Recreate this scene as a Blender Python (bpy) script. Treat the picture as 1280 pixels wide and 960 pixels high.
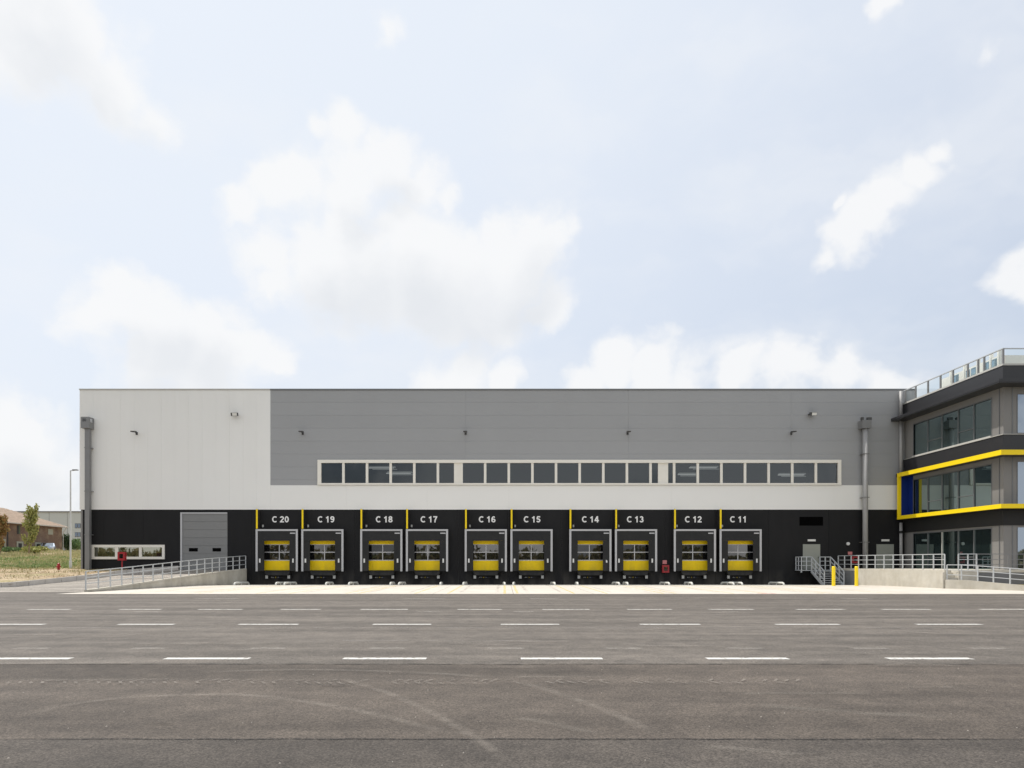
import bpy, math, random
from mathutils import Vector, Matrix, Euler
random.seed(7)
S = bpy.context.scene
R = math.radians
for o in list(bpy.data.objects): bpy.data.objects.remove(o)

# ------------------------------------------------------------------ camera, light, exposure
F = 853.0            # focal length in photo pixels (1280 wide)
CZ = 1.8             # eye height above the foot of the dock wall
VX, VY = 630.0, 703.0
cam = bpy.data.cameras.new('camera'); co = bpy.data.objects.new('camera', cam)
S.collection.objects.link(co); S.camera = co
co.location = (0, 0, CZ); co.rotation_euler = (R(90), 0, 0)
cam.sensor_width = 36; cam.lens = F/1280*36
cam.shift_x = (640-VX)/1280; cam.shift_y = (VY-480)/1280
cam.clip_start = 0.1; cam.clip_end = 6000
S.render.resolution_x = 1024; S.render.resolution_y = 768
S.view_settings.view_transform = 'Standard'; S.view_settings.look = 'None'
S.view_settings.gamma = 1; S.view_settings.use_curve_mapping = False
S.view_settings.exposure = 0.77

SUN_EL, SUN_BACK = 63.0, 34.0       # sun from the left, a little behind the warehouse front
sd = Vector((-math.cos(R(SUN_EL))*math.cos(R(SUN_BACK)), math.cos(R(SUN_EL))*math.sin(R(SUN_BACK)), math.sin(R(SUN_EL))))
sl = bpy.data.lights.new('sun', 'SUN'); so = bpy.data.objects.new('sun', sl); S.collection.objects.link(so)
sl.energy = 2.45; sl.angle = R(0.9); sl.color = (1.0, 0.955, 0.89)
so.rotation_euler = sd.to_track_quat('Z', 'Y').to_euler(); so.location = (-30, 20, 60)

W = bpy.data.worlds.new('World'); S.world = W; W.use_nodes = True
W.cycles.sampling_method = 'MANUAL'; W.cycles.sample_map_resolution = 512
wn, wl = W.node_tree.nodes, W.node_tree.links
wn.clear()
wout = wn.new('ShaderNodeOutputWorld'); bg = wn.new('ShaderNodeBackground'); wl.new(bg.outputs[0], wout.inputs[0])
bg.inputs[1].default_value = 0.1
sky = wn.new('ShaderNodeTexSky'); sky.sky_type = 'NISHITA'; sky.sun_disc = False
sky.sun_elevation = R(SUN_EL); sky.sun_rotation = math.atan2(sd.x, sd.y)
sky.air_density = 1.0; sky.dust_density = 5.0; sky.ozone_density = 1.0; sky.altitude = 0
SKY_HAZE = (4.75, 5.1, 5.6); SKY_HAZE_FAC = 0.34
CLOUD_COL = (5.6, 5.62, 5.65)
def wmath(op, a, b=None, c=None, clamp=False):
    n = wn.new('ShaderNodeMath'); n.operation = op; n.use_clamp = clamp
    for i, v in enumerate((a, b, c)):
        if v is None: continue
        if isinstance(v, (int, float)): n.inputs[i].default_value = v
        else: wl.new(v, n.inputs[i])
    return n.outputs[0]
def wmix(f, a, b):
    n = wn.new('ShaderNodeMix'); n.data_type = 'RGBA'
    if isinstance(f, (int, float)): n.inputs[0].default_value = f
    else: wl.new(f, n.inputs[0])
    for i, v in ((6, a), (7, b)):
        if isinstance(v, tuple): n.inputs[i].default_value = (*v, 1)
        else: wl.new(v, n.inputs[i])
    return n.outputs[2]
geo = wn.new('ShaderNodeNewGeometry')
tc = wn.new('ShaderNodeTexCoord')
direction = tc.outputs['Generated']
def wnoise(scale, detail, rough, vec=direction):
    n = wn.new('ShaderNodeTexNoise'); n.inputs['Scale'].default_value = scale
    n.inputs['Detail'].default_value = detail; n.inputs['Roughness'].default_value = rough
    wl.new(vec, n.inputs['Vector']); return n
# direction wobble, so that the clouds get billowing edges
nz = wnoise(9, 4, 0.6)
sub = wn.new('ShaderNodeVectorMath'); sub.operation = 'SUBTRACT'; wl.new(nz.outputs['Color'], sub.inputs[0]); sub.inputs[1].default_value = (.5, .5, .5)
scl = wn.new('ShaderNodeVectorMath'); scl.operation = 'SCALE'; wl.new(sub.outputs[0], scl.inputs[0]); scl.inputs['Scale'].default_value = 0.075
add = wn.new('ShaderNodeVectorMath'); add.operation = 'ADD'; wl.new(direction, add.inputs[0]); wl.new(scl.outputs[0], add.inputs[1])
wob = add.outputs[0]
BLOBS = [(50,10,75,1),(105,60,58,1),(150,105,46,.95),(190,145,30,.75),(20,60,52,.8),
 (430,160,26,.85),(398,162,18,.8),(488,205,42,1),(530,230,38,1),(440,238,48,1),(375,232,40,.95),(338,235,28,.95),(308,262,26,.9),(562,245,24,.8),
 (335,318,38,.95),(392,335,55,1),(450,340,64,1),(520,345,66,1),(580,355,66,1),(640,345,62,1),(662,310,48,1),(628,288,26,1),(680,382,32,.95),(560,400,40,.9),(345,355,36,.9),(625,398,38,.9),(430,290,34,1),(500,292,34,1),
 (150,385,46,1),(112,400,34,.9),(200,398,52,1),(252,418,48,1),(302,442,40,.95),(340,452,28,.9),(190,445,56,.9),(255,470,56,.9),
 (580,462,40,1),(540,474,26,.9),(622,480,28,.9),
 (768,455,32,1),(820,470,38,.9),(862,484,34,.85),(735,482,30,.9),
 (925,462,30,.95),(985,460,38,.8),(1045,465,34,.8),(1015,425,18,.6),(1100,482,30,.85),(1132,486,22,.7),
 (1178,182,16,1),(1150,212,24,1),(1118,242,30,1),(1088,272,32,1),(1058,304,26,1),(1036,322,14,.9),(1052,258,9,.9),(1192,200,9,.5),
 (1278,328,26,1),(1258,352,20,.9),(1292,352,30,.9),(1095,6,13,.8),(475,22,18,.5),(1236,60,16,.4),
 (15,545,55,.9),(55,580,38,.8),(5,620,75,.8),(370,192,16,.5)]
up = wn.new('ShaderNodeVectorMath'); up.operation = 'ADD'; wl.new(wob, up.inputs[0]); up.inputs[1].default_value = (-.012, 0, .05)
dens = None; over = None
for px, py, r, a in BLOBS:
    d = Vector(((px-VX)/F, 1, (VY-py)/F)); L = d.length; d.normalize()
    vm = wn.new('ShaderNodeVectorMath'); vm.operation = 'DISTANCE'; wl.new(wob, vm.inputs[0]); vm.inputs[1].default_value = d
    rr = r*1.25/F/L
    v = wmath('MULTIPLY_ADD', vm.outputs['Value'], -a/rr, a)
    dens = v if dens is None else wmath('SMOOTH_MAX', dens, v, 0.25)
    if r >= 42:
        vm = wn.new('ShaderNodeVectorMath'); vm.operation = 'DISTANCE'; wl.new(up.outputs[0], vm.inputs[0]); vm.inputs[1].default_value = d
        v = wmath('MULTIPLY_ADD', vm.outputs['Value'], -a/rr, a); over = v if over is None else wmath('SMOOTH_MAX', over, v, 0.25)
# elsewhere in the sky the same kind of clouds, spread by noise
g = wnoise(3.2, 2, 0.55, wob)
gen = wmath('MULTIPLY_ADD', g.outputs['Fac'], 5.0, -2.2)
sep = wn.new('ShaderNodeSeparateXYZ'); wl.new(direction, sep.inputs[0])
front = wmath('GREATER_THAN', sep.outputs['Y'], 0.5)
mr = wn.new('ShaderNodeMapRange'); mr.inputs[1].default_value = 0.35; mr.inputs[2].default_value = 0.6; mr.inputs[3].default_value = 0; mr.inputs[4].default_value = -3; wl.new(sep.outputs['Y'], mr.inputs[0])
gen = wmath('ADD', gen, mr.outputs[0])
dens = wmath('MAXIMUM', dens, gen)
vo = wn.new('ShaderNodeTexVoronoi'); vo.feature = 'F1'; vo.inputs['Scale'].default_value = 17; vo.inputs['Detail'].default_value = 1.5; vo.inputs['Roughness'].default_value = 0.55; vo.normalize = True; wl.new(wob, vo.inputs['Vector'])
dens = wmath('ADD', dens, wmath('MULTIPLY_ADD', vo.outputs['Distance'], -1.3, 0.42))
fine = wnoise(22, 5, 0.62, wob)
dens = wmath('ADD', dens, wmath('MULTIPLY_ADD', fine.outputs['Fac'], 0.8, -0.4))
ms = wn.new('ShaderNodeMapRange'); ms.interpolation_type = 'SMOOTHSTEP'; ms.inputs[1].default_value = -0.06; ms.inputs[2].default_value = 0.58; wl.new(dens, ms.inputs[0])
# cloud body: paler and greyer patches
cn = wnoise(7, 2, 0.5, wob)
cr = wn.new('ShaderNodeMapRange'); cr.inputs[1].default_value = 0.35; cr.inputs[2].default_value = 0.7; wl.new(cn.outputs['Fac'], cr.inputs[0])
ovr = wn.new('ShaderNodeMapRange'); ovr.interpolation_type = 'SMOOTHSTEP'; ovr.inputs[1].default_value = 0.1; ovr.inputs[2].default_value = 0.75; wl.new(over, ovr.inputs[0])
shade_ = wmath('MULTIPLY', ovr.outputs[0], wmath('MULTIPLY_ADD', cr.outputs[0], -0.5, 1.0))
ccol = wmix(shade_, CLOUD_COL, (CLOUD_COL[0]*.83, CLOUD_COL[1]*.85, CLOUD_COL[2]*.88))
# thin veil towards the horizon and towards the sun
sunv = wn.new('ShaderNodeVectorMath'); sunv.operation = 'DOT_PRODUCT'; wl.new(direction, sunv.inputs[0]); sunv.inputs[1].default_value = sd
vf = wn.new('ShaderNodeMapRange'); vf.inputs[1].default_value = -0.05; vf.inputs[2].default_value = 0.75; vf.inputs[3].default_value = SKY_HAZE_FAC; vf.inputs[4].default_value = 0.95; wl.new(sunv.outputs['Value'], vf.inputs[0])
veil = wmix(vf.outputs[0], sky.outputs[0], SKY_HAZE)
cf = wmath('MULTIPLY', ms.outputs[0], 0.87)
# clouds opposite the sun brightened as if front lit, adding light on the facade
lit = wn.new('ShaderNodeMapRange'); lit.inputs[1].default_value = 0.2; lit.inputs[2].default_value = -0.5; lit.inputs[3].default_value = 1.0; lit.inputs[4].default_value = 1.45; wl.new(sunv.outputs['Value'], lit.inputs[0])
cs = wn.new('ShaderNodeVectorMath'); cs.operation = 'SCALE'; wl.new(ccol, cs.inputs[0]); wl.new(lit.outputs[0], cs.inputs['Scale']); ccol = cs.outputs[0]
# thin high wisps
wv = wn.new('ShaderNodeVectorMath'); wv.operation = 'MULTIPLY'; wl.new(wob, wv.inputs[0]); wv.inputs[1].default_value = (1, 1, 2.2)
wi = wnoise(3.4, 4, 0.6, wv.outputs[0])
wr = wn.new('ShaderNodeMapRange'); wr.interpolation_type = 'SMOOTHSTEP'; wr.inputs[1].default_value = 0.42; wr.inputs[2].default_value = 0.72; wr.inputs[4].default_value = 0.42; wl.new(wi.outputs['Fac'], wr.inputs[0])
veil = wmix(wr.outputs[0], veil, (CLOUD_COL[0]*.93, CLOUD_COL[1]*.95, CLOUD_COL[2]*.98))
wl.new(wmix(cf, veil, ccol), bg.inputs[0])

# ------------------------------------------------------------------ helpers
def P(px, py, Y):            # photo pixel at depth Y -> world point
    return Vector(((px-VX)*Y/F, Y, CZ+(VY-py)*Y/F))
def PX(px, Y): return (px-VX)*Y/F
def PZ(py, Y): return CZ+(VY-py)*Y/F

class MB:
    def __init__(s): s.v, s.f, s.uv = [], [], []
    def quad(s, a, b, c, d): n = len(s.v); s.v += [tuple(a), tuple(b), tuple(c), tuple(d)]; s.f.append((n, n+1, n+2, n+3)); return s
    def tri(s, a, b, c): n = len(s.v); s.v += [tuple(a), tuple(b), tuple(c)]; s.f.append((n, n+1, n+2)); return s
    def box(s, x0, x1, y0, y1, z0, z1):
        n = len(s.v)
        s.v += [(x0,y0,z0),(x1,y0,z0),(x1,y1,z0),(x0,y1,z0),(x0,y0,z1),(x1,y0,z1),(x1,y1,z1),(x0,y1,z1)]
        s.f += [tuple(n+i for i in q) for q in ((0,3,2,1),(4,5,6,7),(0,1,5,4),(1,2,6,5),(2,3,7,6),(3,0,4,7))]
        return s
    def bar(s, a, b, w, h=None, up=(0,0,1)):
        h = h or w; a, b = Vector(a), Vector(b); d = (b-a).normalized(); up = Vector(up)
        if abs(d.dot(up)) > .95: up = Vector((0,1,0))
        r = d.cross(up).normalized()*w/2; u = r.cross(d).normalized()*h/2; n = len(s.v)
        s.v += [tuple(p) for p in (a-r-u, a+r-u, a+r+u, a-r+u, b-r-u, b+r-u, b+r+u, b-r+u)]
        s.f += [tuple(n+i for i in q) for q in ((0,1,2,3),(4,7,6,5),(0,4,5,1),(1,5,6,2),(2,6,7,3),(3,7,4,0))]
        return s
    def tube(s, pts, rad, seg=10, caps=True):
        pts = [Vector(p) for p in pts]; rad = rad if isinstance(rad, (list, tuple)) else [rad]*len(pts)
        n0 = len(s.v); ref = None
        for i, p in enumerate(pts):
            d = (pts[min(i+1, len(pts)-1)]-pts[max(i-1, 0)]).normalized()
            if ref is None: ref = Vector((0,0,1)) if abs(d.z) < .9 else Vector((1,0,0))
            r = d.cross(ref).normalized(); u = r.cross(d).normalized(); ref = u
            for k in range(seg):
                t = 2*math.pi*k/seg; s.v.append(tuple(p+(r*math.cos(t)+u*math.sin(t))*rad[i]))
        for i in range(len(pts)-1):
            for k in range(seg):
                a = n0+i*seg+k; b = n0+i*seg+(k+1) % seg; s.f.append((a, b, b+seg, a+seg))
        if caps:
            s.f.append(tuple(n0+k for k in range(seg))[::-1]); s.f.append(tuple(n0+(len(pts)-1)*seg+k for k in range(seg)))
        return s
    def prism(s, poly, axis, a, b):      # poly in the two other axes
        n = len(s.v); m = len(poly)
        for t in (a, b):
            for p in poly:
                s.v.append({'x': (t, p[0], p[1]), 'y': (p[0], t, p[1]), 'z': (p[0], p[1], t)}[axis])
        s.f.append(tuple(range(n, n+m))); s.f.append(tuple(range(n+m, n+2*m))[::-1])
        for i in range(m):
            j = (i+1) % m; s.f.append((n+i, n+m+i, n+m+j, n+j))
        return s
    def build(s, name, mat, parent=None, smooth=False, world=True, fix=True):
        me = bpy.data.meshes.new(name); off = Vector((0,0,0))
        if parent is not None and world:
            off = world_loc(parent)
        me.from_pydata([tuple(Vector(v)-off) for v in s.v], [], s.f); me.validate()
        if fix:
            import bmesh
            bm = bmesh.new(); bm.from_mesh(me); bmesh.ops.recalc_face_normals(bm, faces=bm.faces); bm.to_mesh(me); bm.free()
        if s.uv:
            l = me.uv_layers.new(name='UVMap')
            for i, lp in enumerate(me.loops): l.data[i].uv = s.uv[lp.vertex_index]
        if smooth:
            for p in me.polygons: p.use_smooth = True
        if isinstance(mat, (list, tuple)):
            for m_ in mat: me.materials.append(m_)
        elif mat: me.materials.append(mat)
        o = bpy.data.objects.new(name, me); S.collection.objects.link(o)
        if parent is not None: o.parent = parent
        return o
def world_loc(o):
    p = Vector(o.location)
    while o.parent: o = o.parent; p += Vector(o.location)
    return p
def tag(o, label=None, cat=None, group=None, kind=None):
    if label: o['label'] = label
    if cat: o['category'] = cat
    if group: o['group'] = group
    if kind: o['kind'] = kind
    return o
def thing(name, loc, label, cat, group=None):
    o = bpy.data.objects.new(name, None); S.collection.objects.link(o); o.location = loc
    o.empty_display_size = .2
    return tag(o, label, cat, group)
def kids(o): return [c for c in bpy.data.objects if c.parent == o]
def copy_tree(o, parent=None, km=None):
    if km is None:
        km = {}
        for c in bpy.data.objects:
            if c.parent: km.setdefault(c.parent.name, []).append(c)
    c = o.copy(); S.collection.objects.link(c)
    if parent is not None: c.parent = parent
    for ch in km.get(o.name, []): copy_tree(ch, c, km)
    return c

# ------------------------------------------------------------------ materials
def mat(name, col, rough=.6, metal=0, spec=.5, var=0, vscale=3, bump=0, bscale=20, stretch=None, rnd=0, dirt=0, coat=0):
    m = bpy.data.materials.new(name); m.use_nodes = True
    n, l = m.node_tree.nodes, m.node_tree.links; b = n['Principled BSDF']
    b.inputs['Roughness'].default_value = rough; b.inputs['Metallic'].default_value = metal
    b.inputs['Specular IOR Level'].default_value = spec; b.inputs['Coat Weight'].default_value = coat
    b.inputs['Base Color'].default_value = (*col, 1)
    t = n.new('ShaderNodeNewGeometry'); vec = t.outputs['Position']
    if stretch:
        mp = n.new('ShaderNodeVectorMath'); mp.operation = 'MULTIPLY'; l.new(vec, mp.inputs[0]); mp.inputs[1].default_value = stretch; vec = mp.outputs[0]
    val = None
    def add_fac(src, amt):
        nonlocal val
        mr = n.new('ShaderNodeMapRange'); l.new(src, mr.inputs[0]); mr.inputs[3].default_value = 1-amt; mr.inputs[4].default_value = 1+amt
        if val is None: val = mr.outputs[0]
        else:
            q = n.new('ShaderNodeMath'); q.operation = 'MULTIPLY'; l.new(val, q.inputs[0]); l.new(mr.outputs[0], q.inputs[1]); val = q.outputs[0]
    if var:
        nn = n.new('ShaderNodeTexNoise'); nn.inputs['Scale'].default_value = vscale; nn.inputs['Detail'].default_value = 6; l.new(vec, nn.inputs['Vector'])
        add_fac(nn.outputs['Fac'], var*1.6)
    if rnd:
        oi = n.new('ShaderNodeObjectInfo'); add_fac(oi.outputs['Random'], rnd)
    if val is not None:
        h = n.new('ShaderNodeVectorMath'); h.operation = 'SCALE'; h.inputs[0].default_value = col; l.new(val, h.inputs['Scale']); l.new(h.outputs[0], b.inputs['Base Color'])
    if bump:
        nb = n.new('ShaderNodeTexNoise'); nb.inputs['Scale'].default_value = bscale; nb.inputs['Detail'].default_value = 5; l.new(vec, nb.inputs['Vector'])
        bp = n.new('ShaderNodeBump'); bp.inputs['Strength'].default_value = bump; bp.inputs['Distance'].default_value = .02; l.new(nb.outputs['Fac'], bp.inputs['Height']); l.new(bp.outputs[0], b.inputs['Normal'])
    return m
def glass(name, refl, tint, body=None):
    """pane: mirror reflection mixed with either see-through or a dark body"""
    m = bpy.data.materials.new(name); m.use_nodes = True
    n, l = m.node_tree.nodes, m.node_tree.links; n.remove(n['Principled BSDF']); out = n['Material Output']
    gl = n.new('ShaderNodeBsdfGlossy'); gl.inputs['Roughness'].default_value = .015; gl.inputs['Color'].default_value = (*tint, 1)
    if body: bd = n.new('ShaderNodeBsdfDiffuse'); bd.inputs[0].default_value = (*body, 1)
    else: bd = n.new('ShaderNodeBsdfTransparent'); bd.inputs[0].default_value = (*tint, 1)
    fr = n.new('ShaderNodeFresnel'); fr.inputs[0].default_value = 1.5
    ma = n.new('ShaderNodeMath'); ma.operation = 'ADD'; ma.use_clamp = True; l.new(fr.outputs[0], ma.inputs[0]); ma.inputs[1].default_value = refl
    tg = n.new('ShaderNodeNewGeometry'); nb = n.new('ShaderNodeTexNoise'); nb.inputs['Scale'].default_value = .8; l.new(tg.outputs['Position'], nb.inputs['Vector'])
    bp = n.new('ShaderNodeBump'); bp.inputs['Strength'].default_value = .06; bp.inputs['Distance'].default_value = .02; l.new(nb.outputs['Fac'], bp.inputs['Height']); l.new(bp.outputs[0], gl.inputs['Normal'])
    mx = n.new('ShaderNodeMixShader'); l.new(ma.outputs[0], mx.inputs[0]); l.new(bd.outputs[0], mx.inputs[1]); l.new(gl.outputs[0], mx.inputs[2]); l.new(mx.outputs[0], out.inputs[0])
    return m
def emis(name, col, st):
    m = bpy.data.materials.new(name); m.use_nodes = True; n, l = m.node_tree.nodes, m.node_tree.links
    b = n['Principled BSDF']; b.inputs['Base Color'].default_value = (*col, 1); b.inputs['Emission Color'].default_value = (*col, 1); b.inputs['Emission Strength'].default_value = st
    return m
M = {}
M['white'] = mat('white_cladding', (.82,.815,.79), .45, var=.015, vscale=.35, rnd=.008)
M['grey'] = mat('grey_cladding', (.325,.33,.338), .42, var=.025, vscale=.25, rnd=.014)
M['black'] = mat('black_precast', (.0135,.0135,.0145), .6, spec=.2, var=.16, vscale=1.3, stretch=(1,1,.35), rnd=.07)
M['backing'] = mat('joint_dark', (.26,.26,.26), .8)
M['coping'] = mat('coping_metal', (.16,.165,.17), .4, metal=.3)
M['roof'] = mat('roof_membrane', (.35,.35,.34), .9, var=.1)
M['frame'] = mat('window_frame_white', (.80,.77,.70), .45, var=.02)
M['ribbon_glass'] = glass('ribbon_glass', .05, (.72,.78,.82))
M['low_glass'] = glass('low_window_glass', .3, (.9,.9,.75), body=(.03,.03,.02))
M['dock_glass'] = glass('dock_window_glass', .11, (.9,.88,.86), body=(.012,.012,.013))
M['office_glass'] = glass('office_glass', .29, (.74,.90,.89), body=(.012,.02,.02))
M['front_glass'] = glass('office_front_glass', .27, (.74,.85,1.0), body=(.02,.03,.04))
M['rail_glass'] = glass('balustrade_glass', .04, (.93,.97,.96))
M['galv'] = mat('galvanised_steel', (.52,.54,.55), .5, metal=.15, var=.08, vscale=5)
M['pipe'] = mat('grey_pipe', (.22,.22,.22), .4, metal=.2, var=.05)
M['pipe_pale'] = mat('pale_grey_pipe', (.36,.355,.35), .5, var=.05)
M['trim'] = mat('aluminium_trim', (.50,.50,.51), .4, metal=.3)
M['curtain'] = mat('shelter_curtain', (.028,.0285,.029), .7, spec=.2, var=.12, vscale=2.5, bump=.15, bscale=4, rnd=.06)
M['rubber'] = mat('black_rubber', (.012,.012,.012), .7)
M['yellow'] = mat('door_yellow', (1.0,.70,.002), .5, spec=.3, var=.03, rnd=.02)
M['yellowb'] = mat('frame_yellow', (.95,.69,.008), .45, spec=.35, var=.02)
M['fin_side'] = mat('fin_side_dark', (.03,.027,.025), .6)
M['bumper'] = mat('pale_bumper', (.45,.45,.43), .6, var=.1)
M['sticker'] = mat('sticker_white', (.75,.75,.72), .5)
M['letter'] = mat('letter_white', (.80,.80,.79), .6)
M['door_grey'] = mat('overhead_door_grey', (.21,.212,.21), .5, var=.03, rnd=.02)
M['green_grey'] = mat('door_green_grey', (.30,.31,.27), .5, var=.03)
M['louvre'] = mat('louvre_black', (.002,.002,.002), .9, spec=.05)
M['lamp'] = mat('lamp_grey', (.07,.07,.07), .5)
M['lamp_pale'] = mat('lamp_pale', (.75,.75,.72), .3)
M['red'] = mat('fire_red', (.34,.010,.016), .4, var=.04)
M['pink'] = mat('sign_red_faded', (.62,.22,.22), .5)
M['safety_yellow'] = mat('bollard_yellow', (.97,.72,.01), .4, var=.03)
M['guide'] = mat('guide_pale_steel', (.62,.62,.58), .5, var=.12, vscale=8)
M['taupe'] = mat('taupe_panel', (.225,.217,.207), .6, var=.04, vscale=.8, rnd=.02)
M['fascia'] = mat('dark_fascia', (.024,.024,.027), .45, var=.06, vscale=.6)
M['blue'] = mat('blue_panel', (.006,.024,.17), .5, spec=.25)
M['mullion'] = mat('mullion_grey', (.16,.165,.17), .4, metal=.2)
M['sill'] = mat('sill_pale', (.5,.49,.46), .5)
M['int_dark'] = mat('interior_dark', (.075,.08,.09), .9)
M['int_white'] = mat('interior_column', (.75,.75,.7), .7)
M['lamp_glow'] = emis('lamp_glow', (.45,.44,.41), .35)
M['lamp_glow2'] = emis('lamp_glow_dim', (.3,.3,.28), .2)

def grime(m, z0, z1, col, amt, scale=1.6, stretch=(1,1,.25)):
    n, l = m.node_tree.nodes, m.node_tree.links; b = n['Principled BSDF']; src = b.inputs['Base Color'].links[0].from_socket if b.inputs['Base Color'].links else None
    g = n.new('ShaderNodeNewGeometry'); sx = n.new('ShaderNodeSeparateXYZ'); l.new(g.outputs['Position'], sx.inputs[0])
    v = n.new('ShaderNodeVectorMath'); v.operation = 'MULTIPLY'; l.new(g.outputs['Position'], v.inputs[0]); v.inputs[1].default_value = stretch
    nn = n.new('ShaderNodeTexNoise'); nn.inputs['Scale'].default_value = scale; nn.inputs['Detail'].default_value = 7; l.new(v.outputs[0], nn.inputs['Vector'])
    mr = n.new('ShaderNodeMapRange'); mr.inputs[1].default_value = z0; mr.inputs[2].default_value = z1; mr.inputs[3].default_value = 1; mr.inputs[4].default_value = 0; l.new(sx.outputs[2], mr.inputs[0])
    nr = n.new('ShaderNodeMapRange'); nr.inputs[1].default_value = .38; nr.inputs[2].default_value = .68; nr.inputs[4].default_value = amt; l.new(nn.outputs['Fac'], nr.inputs[0])
    q = n.new('ShaderNodeMath'); q.operation = 'MULTIPLY'; l.new(mr.outputs[0], q.inputs[0]); l.new(nr.outputs[0], q.inputs[1])
    mx = n.new('ShaderNodeMix'); mx.data_type = 'RGBA'; l.new(q.outputs[0], mx.inputs[0])
    if src: l.new(src, mx.inputs[6])
    else: mx.inputs[6].default_value = b.inputs['Base Color'].default_value
    mx.inputs[7].default_value = (*col, 1); l.new(mx.outputs[2], b.inputs['Base Color'])
grime(M['black'], -.05, 1.3, (.11,.10,.085), .55)
grime(M['white'], 30, 6, (.60,.58,.53), .22, 1.1, (1,1,.06))
grime(M['grey'], 30, 8, (.27,.27,.27), .3, .9, (1,1,.05))
grime(M['curtain'], .9, 2.6, (.075,.07,.062), .5, 2.2)
grime(M['yellow'], 1.1, 2.0, (.30,.23,.06), .35, 2.5)

def ground_mat(name, cols, scales, rough=.9, bump=.4, bscale=60, speck=0, stretch=(1,1,1), joint=None):
    m = bpy.data.materials.new(name); m.use_nodes = True; n, l = m.node_tree.nodes, m.node_tree.links; b = n['Principled BSDF']
    b.inputs['Roughness'].default_value = rough; b.inputs['Specular IOR Level'].default_value = .3
    t = n.new('ShaderNodeNewGeometry'); mp = n.new('ShaderNodeVectorMath'); mp.operation = 'MULTIPLY'; l.new(t.outputs['Position'], mp.inputs[0]); mp.inputs[1].default_value = stretch
    col = None
    for i, (ca, cb, sc, det, lo, hi, f) in enumerate(cols):
        nn = n.new('ShaderNodeTexNoise'); nn.inputs['Scale'].default_value = sc; nn.inputs['Detail'].default_value = det
        l.new(mp.outputs[0] if i % 2 == 0 else t.outputs['Position'], nn.inputs['Vector'])
        mr = n.new('ShaderNodeMapRange'); mr.inputs[1].default_value = lo; mr.inputs[2].default_value = hi; l.new(nn.outputs['Fac'], mr.inputs[0])
        mx = n.new('ShaderNodeMix'); mx.data_type = 'RGBA'; l.new(mr.outputs[0], mx.inputs[0]); mx.inputs[6].default_value = (*ca, 1); mx.inputs[7].default_value = (*cb, 1)
        if col is None: col = mx.outputs[2]
        else:
            m2 = n.new('ShaderNodeMix'); m2.data_type = 'RGBA'; m2.blend_type = f[0]; m2.inputs[0].default_value = f[1]; l.new(col, m2.inputs[6]); l.new(mx.outputs[2], m2.inputs[7]); col = m2.outputs[2]
    if speck:
        vo = n.new('ShaderNodeTexVoronoi'); vo.inputs['Scale'].default_value = 75; l.new(t.outputs['Position'], vo.inputs['Vector'])
        sx = n.new('ShaderNodeSeparateXYZ'); l.new(vo.outputs['Color'], sx.inputs[0])
        mr = n.new('ShaderNodeMapRange'); mr.inputs[1].default_value = 0; mr.inputs[2].default_value = 1; mr.inputs[3].default_value = 1-speck; mr.inputs[4].default_value = 1+speck; l.new(sx.outputs[0], mr.inputs[0])
        h = n.new('ShaderNodeVectorMath'); h.operation = 'SCALE'; l.new(col, h.inputs[0]); l.new(mr.outputs[0], h.inputs['Scale']); col = h.outputs[0]
    l.new(col, b.inputs['Base Color'])
    if bump:
        nb = n.new('ShaderNodeTexNoise'); nb.inputs['Scale'].default_value = bscale; nb.inputs['Detail'].default_value = 4; l.new(t.outputs['Position'], nb.inputs['Vector'])
        bp = n.new('ShaderNodeBump'); bp.inputs['Strength'].default_value = bump; bp.inputs['Distance'].default_value = .01; l.new(nb.outputs['Fac'], bp.inputs['Height']); l.new(bp.outputs[0], b.inputs['Normal'])
    return m
W1 = ((1,1,1))
def asphalt(name, c):
    d = lambda k: tuple(x*k for x in c)
    return ground_mat(name, [(d(.80), d(1.15), .5, 6, .35, .65, None), ((.82,)*3, (1.18,1.17,1.15), 2.4, 8, .35, .68, ('MULTIPLY', .8)),
        ((.86,)*3, (1.14,)*3, .9, 9, .38, .62, ('MULTIPLY', .9)), ((.75,)*3, (1.28,)*3, 38, 3, .3, .7, ('MULTIPLY', .8))], None, rough=.82, bump=.55, bscale=70, speck=.42, stretch=(.16,1.6,1))
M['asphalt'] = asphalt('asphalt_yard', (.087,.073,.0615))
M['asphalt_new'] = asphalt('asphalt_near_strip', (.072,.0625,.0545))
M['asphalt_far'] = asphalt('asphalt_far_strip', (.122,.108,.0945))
M['ramp_road'] = asphalt('ramp_road', (.28,.255,.225))
M['concrete'] = ground_mat('apron_concrete', [((.53,.49,.43),(.60,.56,.50), .4, 5, .3, .7, None), ((.9,.88,.85),(1,1,1), 2.5, 5, .3, .6, ('MULTIPLY', .6))], None, bump=.1, bscale=10)
M['wall_concrete'] = ground_mat('wall_concrete', [((.53,.50,.43),(.63,.60,.53), .7, 6, .3, .7, None), ((.85,.83,.78),(1,1,1), 3, 5, .3, .6, ('MULTIPLY', .6))], None, bump=.15, bscale=12, stretch=(1,1,.4))
grime(M['wall_concrete'], -.1, 1.6, (.27,.25,.21), .55, 1.3, (1,1,.5))
M['kerb'] = ground_mat('kerb_stone', [((.50,.47,.43),(.60,.57,.53), 2, 5, .3, .7, None)], None, bump=.2)
M['dirt'] = ground_mat('dry_earth', [((.32,.24,.155),(.44,.36,.25), .5, 7, .35, .65, None), ((.7,.68,.6),(1.15,1.1,1.05), 4, 6, .35, .65, ('MULTIPLY', .9)), ((.5,.62,.35),(1,1,1), .35, 6, .36, .5, ('MULTIPLY', .5))], None, bump=.8, bscale=5)
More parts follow.
